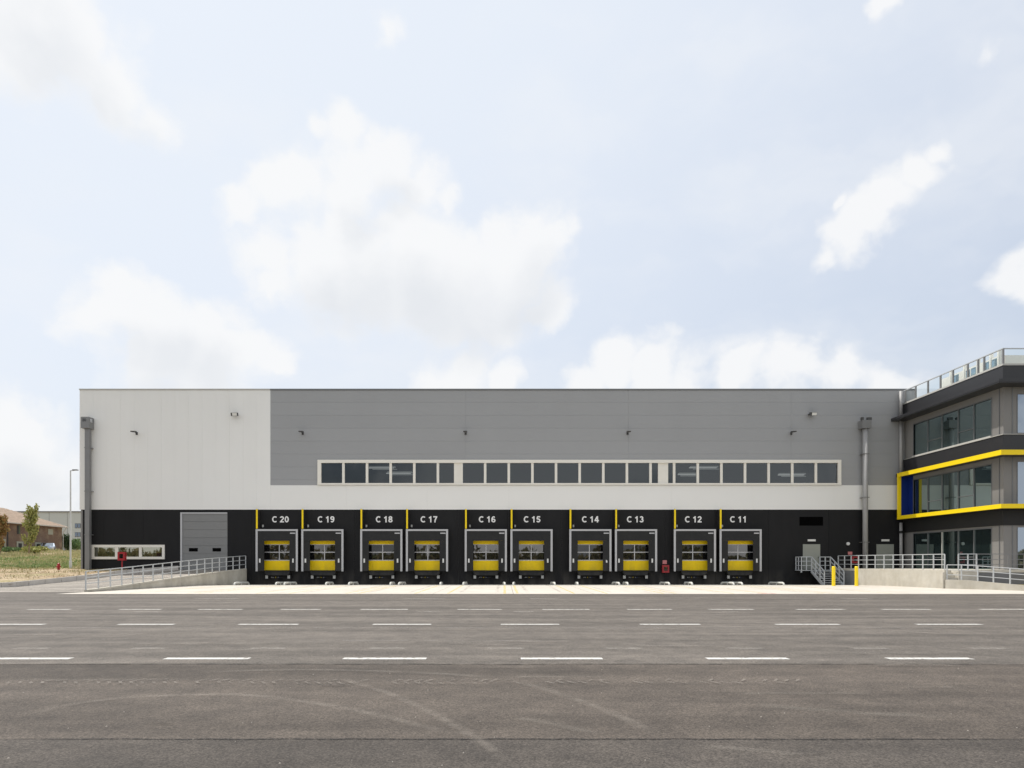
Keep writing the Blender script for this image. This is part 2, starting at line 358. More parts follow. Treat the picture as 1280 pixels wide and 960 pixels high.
M['field'] = ground_mat('field', [((.24,.24,.11),(.38,.32,.18), .3, 7, .35, .65, None), ((.7,.7,.6),(1.1,1.1,1), 3, 6, .35, .65, ('MULTIPLY', .8))], None, bump=.6, bscale=5)

def decal(name, col, amt, nscale=6, thr=(.35,.65), stretch=(1,1,1), across=True):
    """thin paint or dust film; wears away by noise, fades to its edges (UV.y 0..1)"""
    m = bpy.data.materials.new(name); m.use_nodes = True; n, l = m.node_tree.nodes, m.node_tree.links; b = n['Principled BSDF']; out = n['Material Output']
    b.inputs['Base Color'].default_value = (*col, 1); b.inputs['Roughness'].default_value = .8; b.inputs['Specular IOR Level'].default_value = .3
    t = n.new('ShaderNodeNewGeometry'); mp = n.new('ShaderNodeVectorMath'); mp.operation = 'MULTIPLY'; l.new(t.outputs['Position'], mp.inputs[0]); mp.inputs[1].default_value = stretch
    nn = n.new('ShaderNodeTexNoise'); nn.inputs['Scale'].default_value = nscale; nn.inputs['Detail'].default_value = 7; l.new(mp.outputs[0], nn.inputs['Vector'])
    mr = n.new('ShaderNodeMapRange'); mr.inputs[1].default_value = thr[0]; mr.inputs[2].default_value = thr[1]; mr.inputs[4].default_value = amt; l.new(nn.outputs['Fac'], mr.inputs[0])
    fac = mr.outputs[0]
    if across:
        uv = n.new('ShaderNodeUVMap'); sx = n.new('ShaderNodeSeparateXYZ'); l.new(uv.outputs[0], sx.inputs[0])
        def hump(src, w):
            a = n.new('ShaderNodeMath'); a.operation = 'PINGPONG'; a.inputs[1].default_value = .5; l.new(src, a.inputs[0])
            c = n.new('ShaderNodeMapRange'); c.interpolation_type = 'SMOOTHSTEP'; c.inputs[1].default_value = 0; c.inputs[2].default_value = w; l.new(a.outputs[0], c.inputs[0]); return c.outputs[0]
        for src, w in ((sx.outputs[1], .5), (sx.outputs[0], .12)):
            q = n.new('ShaderNodeMath'); q.operation = 'MULTIPLY'; l.new(fac, q.inputs[0]); l.new(hump(src, w), q.inputs[1]); fac = q.outputs[0]
    tr = n.new('ShaderNodeBsdfTransparent'); mx = n.new('ShaderNodeMixShader'); l.new(fac, mx.inputs[0]); l.new(tr.outputs[0], mx.inputs[1]); l.new(b.outputs[0], mx.inputs[2]); l.new(mx.outputs[0], out.inputs[0])
    return m
M['paint_white'] = decal('line_paint_white', (.62,.61,.58), .95, 11, (.25,.46), across=False)
M['paint_mid'] = decal('line_paint_mid', (.6,.58,.54), .8, 9, (.25,.5), across=False)
M['paint_old'] = decal('line_paint_worn', (.45,.42,.38), .6, 7, (.3,.65), (.6,1.5,1))
M['paint_yellow'] = decal('line_paint_yellow', (.80,.62,.14), .55, 3, (.3,.65), across=False)
M['paint_red'] = decal('paint_red', (.6,.1,.08), .8, 4, (.3,.6))
M['dust'] = decal('tyre_dust', (.34,.30,.26), .30, 5, (.25,.7), (1,1,1))
M['dust_faint'] = decal('tyre_dust_faint', (.34,.31,.27), .2, 3, (.3,.7), (.5,1.5,1))
M['seam'] = decal('seam_tar', (.02,.02,.02), .8, 30, (.3,.55))
M['seam_soft'] = decal('seam_tar_soft', (.035,.033,.03), .6, 5, (.3,.6), (1,.3,1))
M['seam_pale'] = decal('seam_pale', (.3,.28,.26), .35, 2.5, (.35,.6), (1,.3,1))

# ------------------------------------------------------------------ ground
YZ = 0.15                                     # yard level
def sheet(name, x0, x1, y0, y1, z, m, nx=1, ny=1):
    b = MB()
    for i in range(nx+1):
        for j in range(ny+1): b.v.append((x0+(x1-x0)*i/nx, y0+(y1-y0)*j/ny, z))
    for i in range(nx):
        for j in range(ny): a = i*(ny+1)+j; b.f.append((a, a+ny+1, a+ny+2, a+1))
    return tag(b.build(name, m), kind='structure')
sheet('ground', -3000, 3000, -3000, 3000, -.06, M['field'])
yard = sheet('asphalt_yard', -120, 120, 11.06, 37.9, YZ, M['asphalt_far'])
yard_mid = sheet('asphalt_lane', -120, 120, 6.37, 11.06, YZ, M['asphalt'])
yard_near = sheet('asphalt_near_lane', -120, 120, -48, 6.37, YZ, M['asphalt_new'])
def apz(Y): return .156 if Y <= 48 else .156-.156*(Y-48)/(55.6-48)
b = MB(); AY = [35.6, 40, 44, 46, 48, 50, 52, 54, 55.6]
for Y in AY: b.v += [(-23.4 if Y < 38.5 else -23.1+2.4*(Y-38)/17.2, Y, apz(Y)), (60, Y, apz(Y))]
for i in range(len(AY)-1): b.f.append((2*i, 2*i+1, 2*i+3, 2*i+2))
apron = tag(b.build('concrete_apron', M['concrete']), kind='structure')

WALL = [(0,.27),(.178,.452),(.467,.797),(.687,1.04),(1,1.31)]
def lerp_tab(tab, t):
    for (a, va), (c, vc) in zip(tab, tab[1:]):
        if t <= c: return va+(vc-va)*(t-a)/(c-a)
    return tab[-1][1]
def wallpt(t): return Vector((-23.2+2.4*t, 38+17.2*t, lerp_tab(WALL, t)))
KERB = [(-110,38.6,.158),(-60,39.6,.158),(-44,41.0,.158),(-37,42.4,.158),(-32.6,43.8,.16),(-31.9,46,.252),(-29.95,49,.576),(-28.85,52,.886),(-26.35,55.25,1.2)]
def kerbpt(s):       # s 0..8, catmull-rom
    i = max(0, min(len(KERB)-2, int(s))); t = s-i
    p = [Vector(KERB[max(0, min(len(KERB)-1, i+k))]) for k in (-1,0,1,2)]
    return .5*((2*p[1])+(-p[0]+p[2])*t+(2*p[0]-5*p[1]+4*p[2]-p[3])*t*t+(-p[0]+3*p[1]-3*p[2]+p[3])*t**3)
b = MB(); rows = []
for i in range(25):
    t = i/24; w = wallpt(t); w.z = max(YZ+.006, w.z-.12); w.x += .02
    k = kerbpt(1.0+7*(t**.8)) if i else Vector((-60,38.0,YZ+.006))
    rows.append([w.lerp(k, j/6) for j in range(7)])
for i in range(24):
    for j in range(6): b.quad(rows[i][j], rows[i+1][j], rows[i+1][j+1], rows[i][j+1])
b.quad((-23.2,37.9,YZ+.006), (-23.2,38.01,YZ+.006), (-60,38.0,YZ+.006), (-60,37.9,YZ+.006))
tag(b.build('ramp_road', M['ramp_road'], smooth=True), kind='structure')
# kerb: single stones about 1 m long
kroot = tag(MB().tube([(-110,38.8,.1),(-60,39.9,.1)], .05, 4).build('kerb', M['kerb']), kind='structure')
pts = [kerbpt(s) for s in [1+.02*i for i in range(351)]]
acc = [0]
for a, c in zip(pts, pts[1:]): acc.append(acc[-1]+(c-a).length)
def along(d):
    for i in range(len(acc)-1):
        if acc[i+1] >= d: return pts[i].lerp(pts[i+1], (d-acc[i])/(acc[i+1]-acc[i]))
    return pts[-1]
nst = int(acc[-1])
for i in range(nst):
    a, c = along(acc[-1]*(i+.012)/nst), along(acc[-1]*(i+.988)/nst)
    d = (c-a).normalized(); n_ = Vector((-d.y, d.x, 0)).normalized()*.2
    q = MB(); z = Vector((0,0,1)); lift = .33+random.uniform(-.006,.006)
    q.prism([(0,0),(1,0)], 'z', 0, 1) if False else None
    bs = [a, c, c+n_, a+n_]; vs = [p-z*.15 for p in bs]+[p+z*lift for p in bs]
    q.v = [tuple(p) for p in vs]; q.f = [(0,3,2,1),(4,5,6,7),(0,1,5,4),(1,2,6,5),(2,3,7,6),(3,0,4,7)]
    q.build('kerbstone', M['kerb'], kroot)
# terrain on the left
def bank(x, y):
    base = 1.22
    if y > 58: base += min(1, (y-58)/34)**.9*2.1
    return base
def kz(x):
    best = min(pts, key=lambda p: abs(p.x-x)); return best.y, best.z
xs = [-300,-200,-110,-85,-60,-50,-44,-40,-37,-35,-33.5,-32.6,-32.2,-31.9,-31.2,-30.5,-29.9,-29.3,-28.85,-28,-27.2,-26.4]
def bank_at(x, y):
    ky, kzz = (kz(x) if x > -60 else (39.6, .158))
    ky += .18; kzz += .2
    if y <= ky: return kzz
    if y >= 55: return bank(x, y)
    t = (y-ky)/max(.01, 55-ky); t = t**.8
    return kzz+(1.22-kzz)*t
b = MB(); ny = 40
cols = []
for x in xs:
    ky = (kz(x)[0] if x > -60 else 39.6)+.18; col = []
    for j in range(ny+1):
        t = j/ny; y = ky+(58-ky)*min(1, t*2) if t <= .5 else 58+(400-58)*((t-.5)*2)**2.4
        z = bank_at(x, y)+(0 if j == 0 else (math.sin(x*1.7+y*.9)*.04+math.sin(x*.43-y*1.3)*.05)*(1 if y < 58 else 1.5))
        col.append((x, y, z))
    cols.append(col)
for c in cols: b.v += c
for i in range(len(xs)-1):
    for j in range(ny): a = i*(ny+1)+j; b.f.append((a, a+ny+1, a+ny+2, a+1))
tag(b.build('earth_bank', M['dirt'], smooth=True), kind='structure')

# markings -------------------------------------------------------
def strip(pts_, w, m, name, parent, z, label=None, kind=None):
    """flat ribbon along pts_ (x,y) with UVs"""
    b = MB(); n = len(pts_); L = [0]
    for a, c in zip(pts_, pts_[1:]): L.append(L[-1]+math.dist(a, c))
    for i, p in enumerate(pts_):
        a = Vector(pts_[max(0,i-1)]); c = Vector(pts_[min(n-1,i+1)]); d = (c-a).normalized(); nn = Vector((-d.y, d.x))*w/2
        b.v += [(p[0]-nn.x, p[1]-nn.y, z), (p[0]+nn.x, p[1]+nn.y, z)]; b.uv += [(L[i]/L[-1], 0), (L[i]/L[-1], 1)]
    for i in range(n-1): b.f.append((2*i, 2*i+2, 2*i+3, 2*i+1))
    o = b.build(name, m, parent, fix=False)
    if label: o['label'] = label
    if kind: o['kind'] = kind
    return o
def GY(py): return F*(CZ-YZ)/(py-VY)
def dash_row(py, xs_, w, m, name, parent, label=None):
    Y = GY(py)
    for a, c in xs_: strip([(PX(a,Y),Y),(PX((a+c)/2,Y),Y),(PX(c,Y),Y)], w, m, name, parent, YZ+.004, label)
dash_row(823.3, [(-24,89),(206,312),(429,533),(651,753),(883,985),(1109,1214)], .2, M['paint_white'], 'lane_marking', yard)
dash_row(780.5, [(-22,56),(148,218),(298.5,373),(466,539),(626,699),(800,875),(969,1049),(1145,1227)], .21, M['paint_white'], 'lane_marking', yard)
dash_row(761.8, [(35,88),(150,202),(248,303),(350,401),(451,510),(572,627),(678,737),(784,840),(885,942),(995,1056),(1102,1163),(1225,1290),(-70,-20)], .27, M['paint_mid'], 'lane_marking', yard)
dash_row(810.5, [(15,64),(162,210),(310,360),(460,508),(607,657),(755,805),(907,957),(1062,1112),(1210,1262)], .3, M['paint_old'], 'worn_marking', yard)
dash_row(764.8, [(165,203),(520,552),(900,925),(640,670)], .5, M['paint_old'], 'worn_marking', yard)
dash_row(748.5, [(240,300),(500,560),(660,700),(1050,1090)], .8, M['paint_old'], 'worn_marking', yard)
for py, w, m, x0, x1 in ((830.3,.16,'seam_soft',-30,1320),(784.8,.35,'seam_pale',-30,1320),(801,.3,'seam_pale',300,700),(793,.5,'dust_faint',0,330),(775,.6,'dust_faint',500,1200),(817,.3,'dust_faint',900,1250),(805,.5,'dust_faint',150,420),(752,1.2,'dust_faint',200,760),(771,.9,'dust_faint',20,500)):
    Y = GY(py)-.0; strip([(PX(x0+(x1-x0)*k/30, Y), Y+random.uniform(-.02,.02)) for k in range(31)], w, M[m], 'paving_seam' if 'seam' in m else 'dust_streak', yard if Y > 11.06 else yard_mid, YZ+.004 if 'seam' in m else YZ+.008)
Y = GY(924.2)
strip([(PX(-40+1370*k/60, Y), Y+random.uniform(-.012,.012)) for k in range(61)], .075, M['seam'], 'paving_seam', yard_near, YZ+.004)
def track(pix, w, m, name='tyre_track', parent=None, z=YZ+.008):
    base = [(PX(a, GY(c)), GY(c)) for a, c in pix]; out = []
    for i in range(len(base)-1):
        p = [Vector(base[max(0, min(len(base)-1, i+k))]) for k in (-1,0,1,2)]
        for q in range(8):
            t = q/8; v = .5*((2*p[1])+(-p[0]+p[2])*t+(2*p[0]-5*p[1]+4*p[2]-p[3])*t*t+(-p[0]+3*p[1]-3*p[2]+p[3])*t**3); out.append(tuple(v))
    out.append(base[-1]); strip(out, w, m, name, parent or yard_mid, z)
track([(20,900),(85,882),(170,872),(280,869),(350,874),(430,886),(510,904),(585,923)], .24, M['dust'])
track([(420,847),(480,866),(540,893),(600,928),(640,960)], .22, M['dust'], z=YZ+.012)
track([(650,853),(705,870),(765,892),(828,922)], .26, M['dust'])
track([(640,897),(690,906),(760,922)], .25, M['dust_faint'], z=YZ+.012)
track([(940,881),(1010,887),(1100,893),(1200,896)], .35, M['dust_faint'])
track([(880,934),(960,940),(1080,955)], .2, M['dust_faint'], parent=yard_near)
track([(620,848),(520,842),(380,838),(240,842)], .3, M['dust_faint'], z=YZ+.016)
track([(60,799),(120,795),(200,793)], .3, M['dust'], parent=yard)
for c_ in [(250,805,40),(700,847,60),(1150,860,50),(980,868,60),(1060,868,30)]:
    Y = GY(c_[1]); strip([(PX(c_[0]-c_[2],Y),Y),(PX(c_[0],Y),Y+.02),(PX(c_[0]+c_[2],Y),Y)], .25, M['dust_faint'], 'dust_streak', yard, YZ+.012)
rs_ = random.Random(21)
for k in range(34):
    py = 746+rs_.random()**1.3*90; cxp = rs_.uniform(0, 1280); wpx = rs_.uniform(12, 70); Y = GY(py)
    strip([(PX(cxp-wpx,Y),Y),(PX(cxp,Y),Y+rs_.uniform(-.06,.06)),(PX(cxp+wpx,Y),Y+rs_.uniform(-.05,.05))], rs_.uniform(.12,.4)*(1+(760-py)/60 if py < 760 else 1), M['dust' if rs_.random() < .4 else 'dust_faint'], 'dust_streak', yard if Y > 11.06 else yard_mid, YZ+.012+.0004*k)
M['stain'] = decal('oil_stain', (.03,.028,.026), .35, 3, (.35,.6))
for px_, py_, w_ in ((655,820,10),(420,858,22),(905,869,16),(190,905,26),(1010,944,20),(560,775,14),(365,912,9)):
    Y = GY(py_); strip([(PX(px_-w_,Y),Y),(PX(px_,Y),Y+.01),(PX(px_+w_,Y),Y)], w_*Y/F*.9, M['stain'], 'oil_stain', yard_near if Y < 6.37 else yard_mid if Y < 11.06 else yard, YZ+.03)
# tread print: two files of small slanted blocks
M['tread'] = decal('tread_print', (.30,.27,.235), .42, 4, (.35,.65), across=False)
b = MB(); x = -6.9
while x < 4.2:
    Y0 = 9.38+.02*math.sin(x)
    for s in (-1, 1):
        if random.random() < (.9 if x < -2.2 or -1.5 < x < 0 else .5):
            y = Y0+s*.10; b.quad((x-.05*s,y-.08,0),(x+.045-.05*s,y-.08,0),(x+.045+.05*s,y+.08,0),(x+.05*s,y+.08,0))
    x += .15
b.v = [(v[0], v[1], YZ+.0205) for v in b.v]
o = b.build('tread_print', M['tread'], yard_mid, fix=False); o['kind'] = 'stuff'
# pebbles and grit
def pebbles(n, area, rs, m, name, zf, parent=None):
    b = MB()
    for _ in range(n):
        x, y = area(); r = random.uniform(*rs); z = zf(x, y); k = random.random()*6; n0 = len(b.v)
        for i in range(5): t = k+i*1.2566; b.v.append((x+r*math.cos(t)*random.uniform(.8,1.2), y+r*math.sin(t), z-.002))
        b.v.append((x, y, z+r*.8))
        for i in range(5): b.f.append((n0+i, n0+(i+1) % 5, n0+5))
    o = b.build(name, m, parent); o['kind'] = 'stuff'; return o
M['grit'] = mat('grit', (.34,.31,.27), .9, var=.3, vscale=9)
tag(pebbles(160, lambda: (lambda Y: (random.uniform(-.78,.78)*Y, Y))(5+25*random.random()**1.6), (.004,.011), M['grit'], 'loose_grit', lambda x, y: YZ+.002), 'fine pale grit scattered over the asphalt', 'gravel')
M['clod'] = mat('earth_clod', (.40,.325,.225), .95, var=.3, vscale=4)
tag(pebbles(2600, lambda: (lambda x: (x, kz(x)[0]+.4+random.random()**1.2*(57-kz(x)[0])))(random.uniform(-50,-28)), (.02,.07), M['clod'], 'earth_clods', lambda x, y: bank_at(x, y)), 'dry clods of earth on the bare bank behind the kerb', 'earth')

# ------------------------------------------------------------------ warehouse
FY = 55.4; SC = FY/F
L0 = PX(99.5, FY); RX = 33.4; TOP = PZ(486, FY); BAND = PZ(606.5, FY); BASE = PZ(637, FY); GX = PX(338, FY)
wh = thing('warehouse', (0, FY, 0), 'long flat roofed warehouse with white and grey upper cladding over a black dock wall', 'building')
def cut(rect, holes):
    out = [rect]
    for h in holes:
        nxt = []
        for r in out:
            x0, x1, z0, z1 = r; a0, a1, c0, c1 = max(x0,h[0]), min(x1,h[1]), max(z0,h[2]), min(z1,h[3])
            if a0 >= a1-1e-6 or c0 >= c1-1e-6: nxt.append(r); continue
            if x0 < a0: nxt.append((x0,a0,z0,z1))
            if a1 < x1: nxt.append((a1,x1,z0,z1))
            if z0 < c0: nxt.append((a0,a1,z0,c0))
            if c1 < z1: nxt.append((a0,a1,c1,z1))
        out = nxt
    return [r for r in out if r[1]-r[0] > .02 and r[3]-r[2] > .02]
def panel(name, m, x0, x1, z0, z1, y0, y1, holes=(), gap=.0018):
    rs = cut((x0+gap, x1-gap, z0+gap, z1-gap), holes)
    if not rs: return
    b = MB()
    for r in rs: b.box(r[0], r[1], y0, y1, r[2], r[3])
    return b.build(name, m, wh)
RIB = (PX(396.6, 55.25), PX(1052, 55.25), PZ(606, 55.25), PZ(574.6, 55.25))
DX0 = PX(319.5, 54.8); PIT, PAIR, SHW = 8.397, 3.67, 3.385
docks = [DX0+PIT*(i//2)+PAIR*(i % 2)+SHW/2 for i in range(10)]
DH = [(c-1.45, c+1.45, 1.16, 4.05) for c in docks]
BIGD = (PX(225.5, FY), PX(284, FY), 1.2, PZ(640.5, FY))
LOWW = (PX(114, FY), PX(206, FY), PZ(699, FY), PZ(681, FY))
# shell
b = MB(); b.box(L0+.02, RX, FY+.9, FY+70, -.05, TOP-.05)
for r in cut((L0+.02, RX, BASE, TOP-.05), [(RIB[0]+.1, RIB[1]-.1, RIB[2]+.12, RIB[3]-.12)]): pass
b = MB()
b.box(L0+.05, L0+.25, FY+.14, FY+70, -.05, TOP-.06); b.box(RX-.2, RX, FY+.14, FY+70, -.05, TOP-.06); b.box(L0+.05, RX, FY+70, FY+70.2, -.05, TOP-.06)
b.build('side_wall', M['white'], wh)
MB().box(L0+.03, RX, FY+.14, FY+70.2, TOP-.06, TOP-.03).build('roof', M['roof'], wh)
b = MB()
for r in cut((L0+.05, RX, -.05, TOP-.06), [(RIB[0]+.1, RIB[1]-.1, RIB[2]+.12, RIB[3]-.12)]+DH+[BIGD, LOWW]): b.box(r[0], r[1], FY+.08, FY+.2, r[2], r[3])
b.build('backing_wall', M['backing'], wh)
# white vertical panels at the left
nw = 14
for i in range(nw):
    panel('white_panel', M['white'], L0+(GX-L0)*i/nw, L0+(GX-L0)*(i+1)/nw, BASE, TOP-.1, FY, FY+.07)
gc = [GX, -12.8, -6.2, .4, 7.0, 13.6, 20.2, 26.8, RX]
for a, c in zip(gc, gc[1:]):
    panel('white_panel', M['white'], a, c, BASE, BAND, FY, FY+.07, [RIB])
zr = [TOP-.1, 14.8, 13.75, 12.7, 11.65, 10.6, 9.55, 8.5, BAND]
for a, c in zip([GX,-3.1,10.1,23.3], [-3.1,10.1,23.3,RX]):
    for z1, z0 in zip(zr, zr[1:]):
        panel('grey_panel', M['grey'], a, c, z0, z1, FY-.004, FY+.07, [RIB], gap=.0035)
MB().box(L0-.03, GX-.02, FY-.05, FY+.15, TOP-.09, TOP).build('coping', M['sill'], wh)
MB().box(GX-.02, RX, FY-.05, FY+.15, TOP-.12, TOP).build('coping', M['coping'], wh)
# black base, recessed a little
bb = [L0+.22]+[-32.5+1.0*0]+[BIGD[0], BIGD[1], docks[0]-2.25]
for i in range(0, 10, 2):
    bb += [docks[i]+PAIR/2, docks[i]+PIT-2.25]
bb = sorted(bb+[-29.3, PX(1036,FY), RX])
for a, c in zip(bb, bb[1:]):
    panel('black_panel', M['black'], a, c, -.04, BASE-.03, FY+.03, FY+.07, DH+[BIGD, LOWW], gap=.006)
MB().box(L0+.2, RX, FY+.02, FY+.07, BASE-.03, BASE+.001).build('drip_trim', M['rubber'], wh)
# ribbon window
rw = MB()
FRY0, FRY1 = FY-.12, FY+.12
rw.box(RIB[0], RIB[1], FRY0, FRY1, RIB[3]-.25, RIB[3]); rw.box(RIB[0], RIB[1], FRY0-.02, FRY1, RIB[2], RIB[2]+.14)
rw.box(RIB[0], RIB[0]+.3, FRY0, FRY1, RIB[2]+.14, RIB[3]-.25); rw.box(RIB[1]-.27, RIB[1], FRY0, FRY1, RIB[2]+.14, RIB[3]-.25)
ribbon = rw.build('ribbon_window', M['frame'], wh)
pitch = (PX(1048.5,55.25)+.11-(PX(401,55.25)-.11))/22; x0 = PX(401,55.25)-.11
for i in range(22):
    xa, xb = x0+i*pitch+.1, x0+(i+1)*pitch-.1
    MB().quad((xa-.01,FY+.02,RIB[2]+.13),(xb+.01,FY+.02,RIB[2]+.13),(xb+.01,FY+.02,RIB[3]-.24),(xa-.01,FY+.02,RIB[3]-.24)).build('pane', M['ribbon_glass'], ribbon, fix=False)
    if i: MB().box(xa-.2, xa, FRY0+.06, FRY1, RIB[2]+.141, RIB[3]-.251).build('mullion', M['frame'], ribbon)
# dim room behind the ribbon
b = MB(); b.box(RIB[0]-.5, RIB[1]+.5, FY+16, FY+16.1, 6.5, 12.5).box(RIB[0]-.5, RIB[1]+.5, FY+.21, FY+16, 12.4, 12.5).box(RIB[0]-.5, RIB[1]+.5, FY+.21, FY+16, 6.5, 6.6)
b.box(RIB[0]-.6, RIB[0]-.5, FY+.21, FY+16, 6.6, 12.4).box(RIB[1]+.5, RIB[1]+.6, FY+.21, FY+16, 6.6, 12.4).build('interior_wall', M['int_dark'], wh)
for a, c in ((567.5, 577), (822.5, 835.2)):
    MB().box(PX(a,55.4), PX(c,55.4), FY+.0, FY+.06, RIB[2]+.139, RIB[3]-.249).build('infill_panel', M['frame'], ribbon)
for i, (px, py, w, Y) in enumerate([(478,585.3,36,62),(500,592,34,60),(860,593.5,26,61),(880,585,38,64),(990,594,36,60),(1026,585,34,63)]):
    c = P(px, py, Y); hw = w*Y/F/2
    lab = ['glowing strip lamp behind the third pane from the left of the ribbon window', 'glowing strip lamp behind the fourth pane of the ribbon window', 'lower lamp behind the ribbon window right of its second white column',
           'upper long lamp behind the ribbon window right of its second white column', 'dome shaped lamp glow behind the third to last ribbon pane', 'strip lamp glow behind the last two ribbon panes'][i]
    t = thing('ceiling_lamp', c, lab, 'lamp', 'lamps inside the warehouse')
    b = MB(); pr = [(-hw,0),(-hw*.6,.13),(-hw*.2,.2),(hw*.2,.2),(hw*.6,.13),(hw,0),(hw*.6,-.05),(-hw*.6,-.05)]
    b.box(c.x-hw*.9, c.x+hw*.9, Y-.2, Y+.2, c.z+.05, c.z+.17).build('lamp_shade', M['lamp_glow2'], t)
    MB().box(c.x-hw, c.x+hw*.8, Y-.15, Y-.05, c.z-.03, c.z+.049).build('lamp_tube', M['lamp_glow'], t); MB().box(c.x-hw*.7, c.x+hw, Y+.05, Y+.15, c.z-.12, c.z-.05).build('lamp_tube', M['lamp_glow2'], t)
    MB().bar((c.x, Y, c.z+.19), (c.x, Y, 12.4), .02).build('cord', M['lamp'], t)
# low window at the left
lw = MB(); a0, a1, z0, z1 = LOWW
lw.box(a0,a1,FY-.06,FY+.1,z1-.2,z1).box(a0,a1,FY-.08,FY+.1,z0,z0+.2).box(a0,a0+.24,FY-.06,FY+.1,z0+.2,z1-.2).box(a1-.2,a1,FY-.06,FY+.1,z0+.2,z1-.2)
lowin = lw.build('low_window', M['frame'], wh)
for pa, pb in ((118,144),(148,174),(177.3,203.5)):
    MB().box(PX(pa,FY)-.02, PX(pb,FY)+.02, FY+.03, FY+.04, z0+.19, z1-.19).build('pane', M['low_glass'], lowin)
for pa, pb in ((144,148),(174,177.3)):
    MB().box(PX(pa,FY), PX(pb,FY), FY-.04, FY+.1, z0+.201, z1-.201).build('mullion', M['frame'], lowin)
# overhead door
od = MB().box(BIGD[0], BIGD[0]+.14, FY-.02, FY+.2, 1.2, BIGD[3]).box(BIGD[0]+.14, BIGD[1], FY-.0, FY+.2, BIGD[3]-.1, BIGD[3]).build('overhead_door', M['trim'], wh)
nsec = 7
for i in range(nsec):
    za = 1.2+(BIGD[3]-.1-1.2)*i/nsec; zb = 1.2+(BIGD[3]-.1-1.2)*(i+1)/nsec
    MB().box(BIGD[0]+.14, BIGD[1], FY+.04, FY+.09, za+.008, zb-.008).build('door_section', M['door_grey'], od)
MB().box(BIGD[0]+.1, BIGD[1], FY+.1, FY+.12, 1.15, BIGD[3]).build('door_back', M['backing'], od)
for pa, pb in ((236,247),(265.5,276)):
    MB().box(PX(pa,FY), PX(pb,FY), FY+.02, FY+.045, PZ(689.3,FY), PZ(685,FY)).build('vision_slot', M['louvre'], od)
# vent louvre, personnel doors, small fittings on the right
vt = MB().box(PX(999.5,FY), PX(1029,FY), FY+.02, FY+.05, PZ(657,FY), PZ(646,FY)).build('vent_grille', M['louvre'], wh)
for k in range(6):
    z = PZ(656.5,FY)+k*.11; MB().box(PX(1000,FY), PX(1028.5,FY), FY+.0, FY+.02, z, z+.03).build('louvre_blade', M['louvre'], vt)
for px, lab in ((1003.7,None),(1095.7,None)):
    x = PX(px, FY); w = 21.6*SC
    d = MB().box(x, x+w, FY+.0, FY+.045, 1.25, PZ(680.3,FY)).build('personnel_door', M['green_grey'], wh)
    MB().box(x+w-.2, x+w-.08, FY-.05, FY, 2.2, 2.24).build('door_handle', M['lamp'], d)
    t = thing('exit_lamp', (x+.35+.3, FY, PZ(676.8,FY)), 'slim white bulkhead lamp over the door at the head of the steel stairs' if px < 1050 else 'slim white bulkhead lamp over the door right of the round downpipe', 'lamp', 'bulkhead lamps over the side doors')
    MB().box(x+.38, x+1.0, FY-.08, FY+.02, PZ(676.6,FY), PZ(674.2,FY)).build('lamp_body', M['lamp_pale'], t); MB().box(x+.36, x+1.02, FY-.01, FY+.028, PZ(677,FY), PZ(673.9,FY)).build('mount_plate', M['lamp'], t)
t = thing('alarm_beacon', P(1059.7,679.7,FY), 'small round white beacon on the black wall above the pink hose box', 'lamp')
c = P(1059.7,679.7,FY); MB().tube([(c.x,FY+.03,c.z),(c.x,FY-.1,c.z)], .13, 14).build('lens', M['lamp_pale'], t, smooth=False); MB().tube([(c.x,FY+.03,c.z),(c.x,FY-.02,c.z)], .15, 14).build('base_ring', M['lamp'], t)

# ------------------------------------------------------------------ dock numbers, fins
def arc(cx, cy, rx, ry, a0, a1, n=18):
    return [(cx+rx*math.cos(R(a0+(a1-a0)*k/n)), cy+ry*math.sin(R(a0+(a1-a0)*k/n))) for k in range(n+1)]
GLYPH = {'C': [arc(.40,.5,.30,.40,48,312,26)], '0': [arc(.29,.5,.195,.40,0,360,28)], '1': [[(.34,0),(.34,1)], [(.35,.90),(.24,.78),(.09,.71)]],
 '2': [arc(.29,.70,.19,.20,172,-30)+[(.12,.13)], [(.02,.095),(.56,.095)]], '3': [arc(.28,.715,.17,.185,158,-90), arc(.28,.30,.20,.20,92,-160)],
 '4': [[(.36,.93),(.09,.33)], [(.01,.30),(.60,.30)], [(.41,0),(.41,1)]], '5': [[(.12,.905),(.53,.905)], [(.155,.88),(.12,.50)], arc(.28,.32,.20,.225,128,-160)],
 '6': [arc(.29,.31,.195,.21,0,360,24), arc(.31,.48,.215,.42,186,48,18)], '7': [[(.03,.905),(.56,.905)], [(.50,.88),(.36,.60),(.27,.32),(.24,0)]],
 '8': [arc(.29,.73,.165,.175,0,360,22), arc(.29,.29,.205,.195,0,360,24)], '9': [arc(.29,.69,.195,.21,0,360,24), arc(.27,.52,.215,.42,6,-132,18)]}
def glyph(ch, x, z, h, name, parent):
    b = MB(); w = .20*h
    for si, st_ in enumerate(GLYPH[ch]):
        p_ = [Vector((x+a*h*1.19, z+c*h)) for a, c in st_]; n = len(p_); n0 = len(b.v); y = FY+.022-.0015*si
        for i, p in enumerate(p_):
            d = (p_[min(n-1,i+1)]-p_[max(0,i-1)]); 
            if (p_[0]-p_[-1]).length < 1e-4 and i in (0, n-1): d = p_[1]-p_[-2]
            d.normalize(); q = Vector((-d.y, d.x))*w/2; b.v += [(p.x+q.x, y, p.y+q.y), (p.x-q.x, y, p.y-q.y), (p.x+q.x, y+.008, p.y+q.y), (p.x-q.x, y+.008, p.y-q.y)]
        for i in range(n-1):
            a = n0+4*i; b.f += [(a, a+1, a+5, a+4), (a, a+4, a+6, a+2), (a+1, a+3, a+7, a+5)]
    return b.build(name, M['letter'], parent)
NX = [340.3,397.3,470,526,598.8,655,727.8,784,856.6,913]
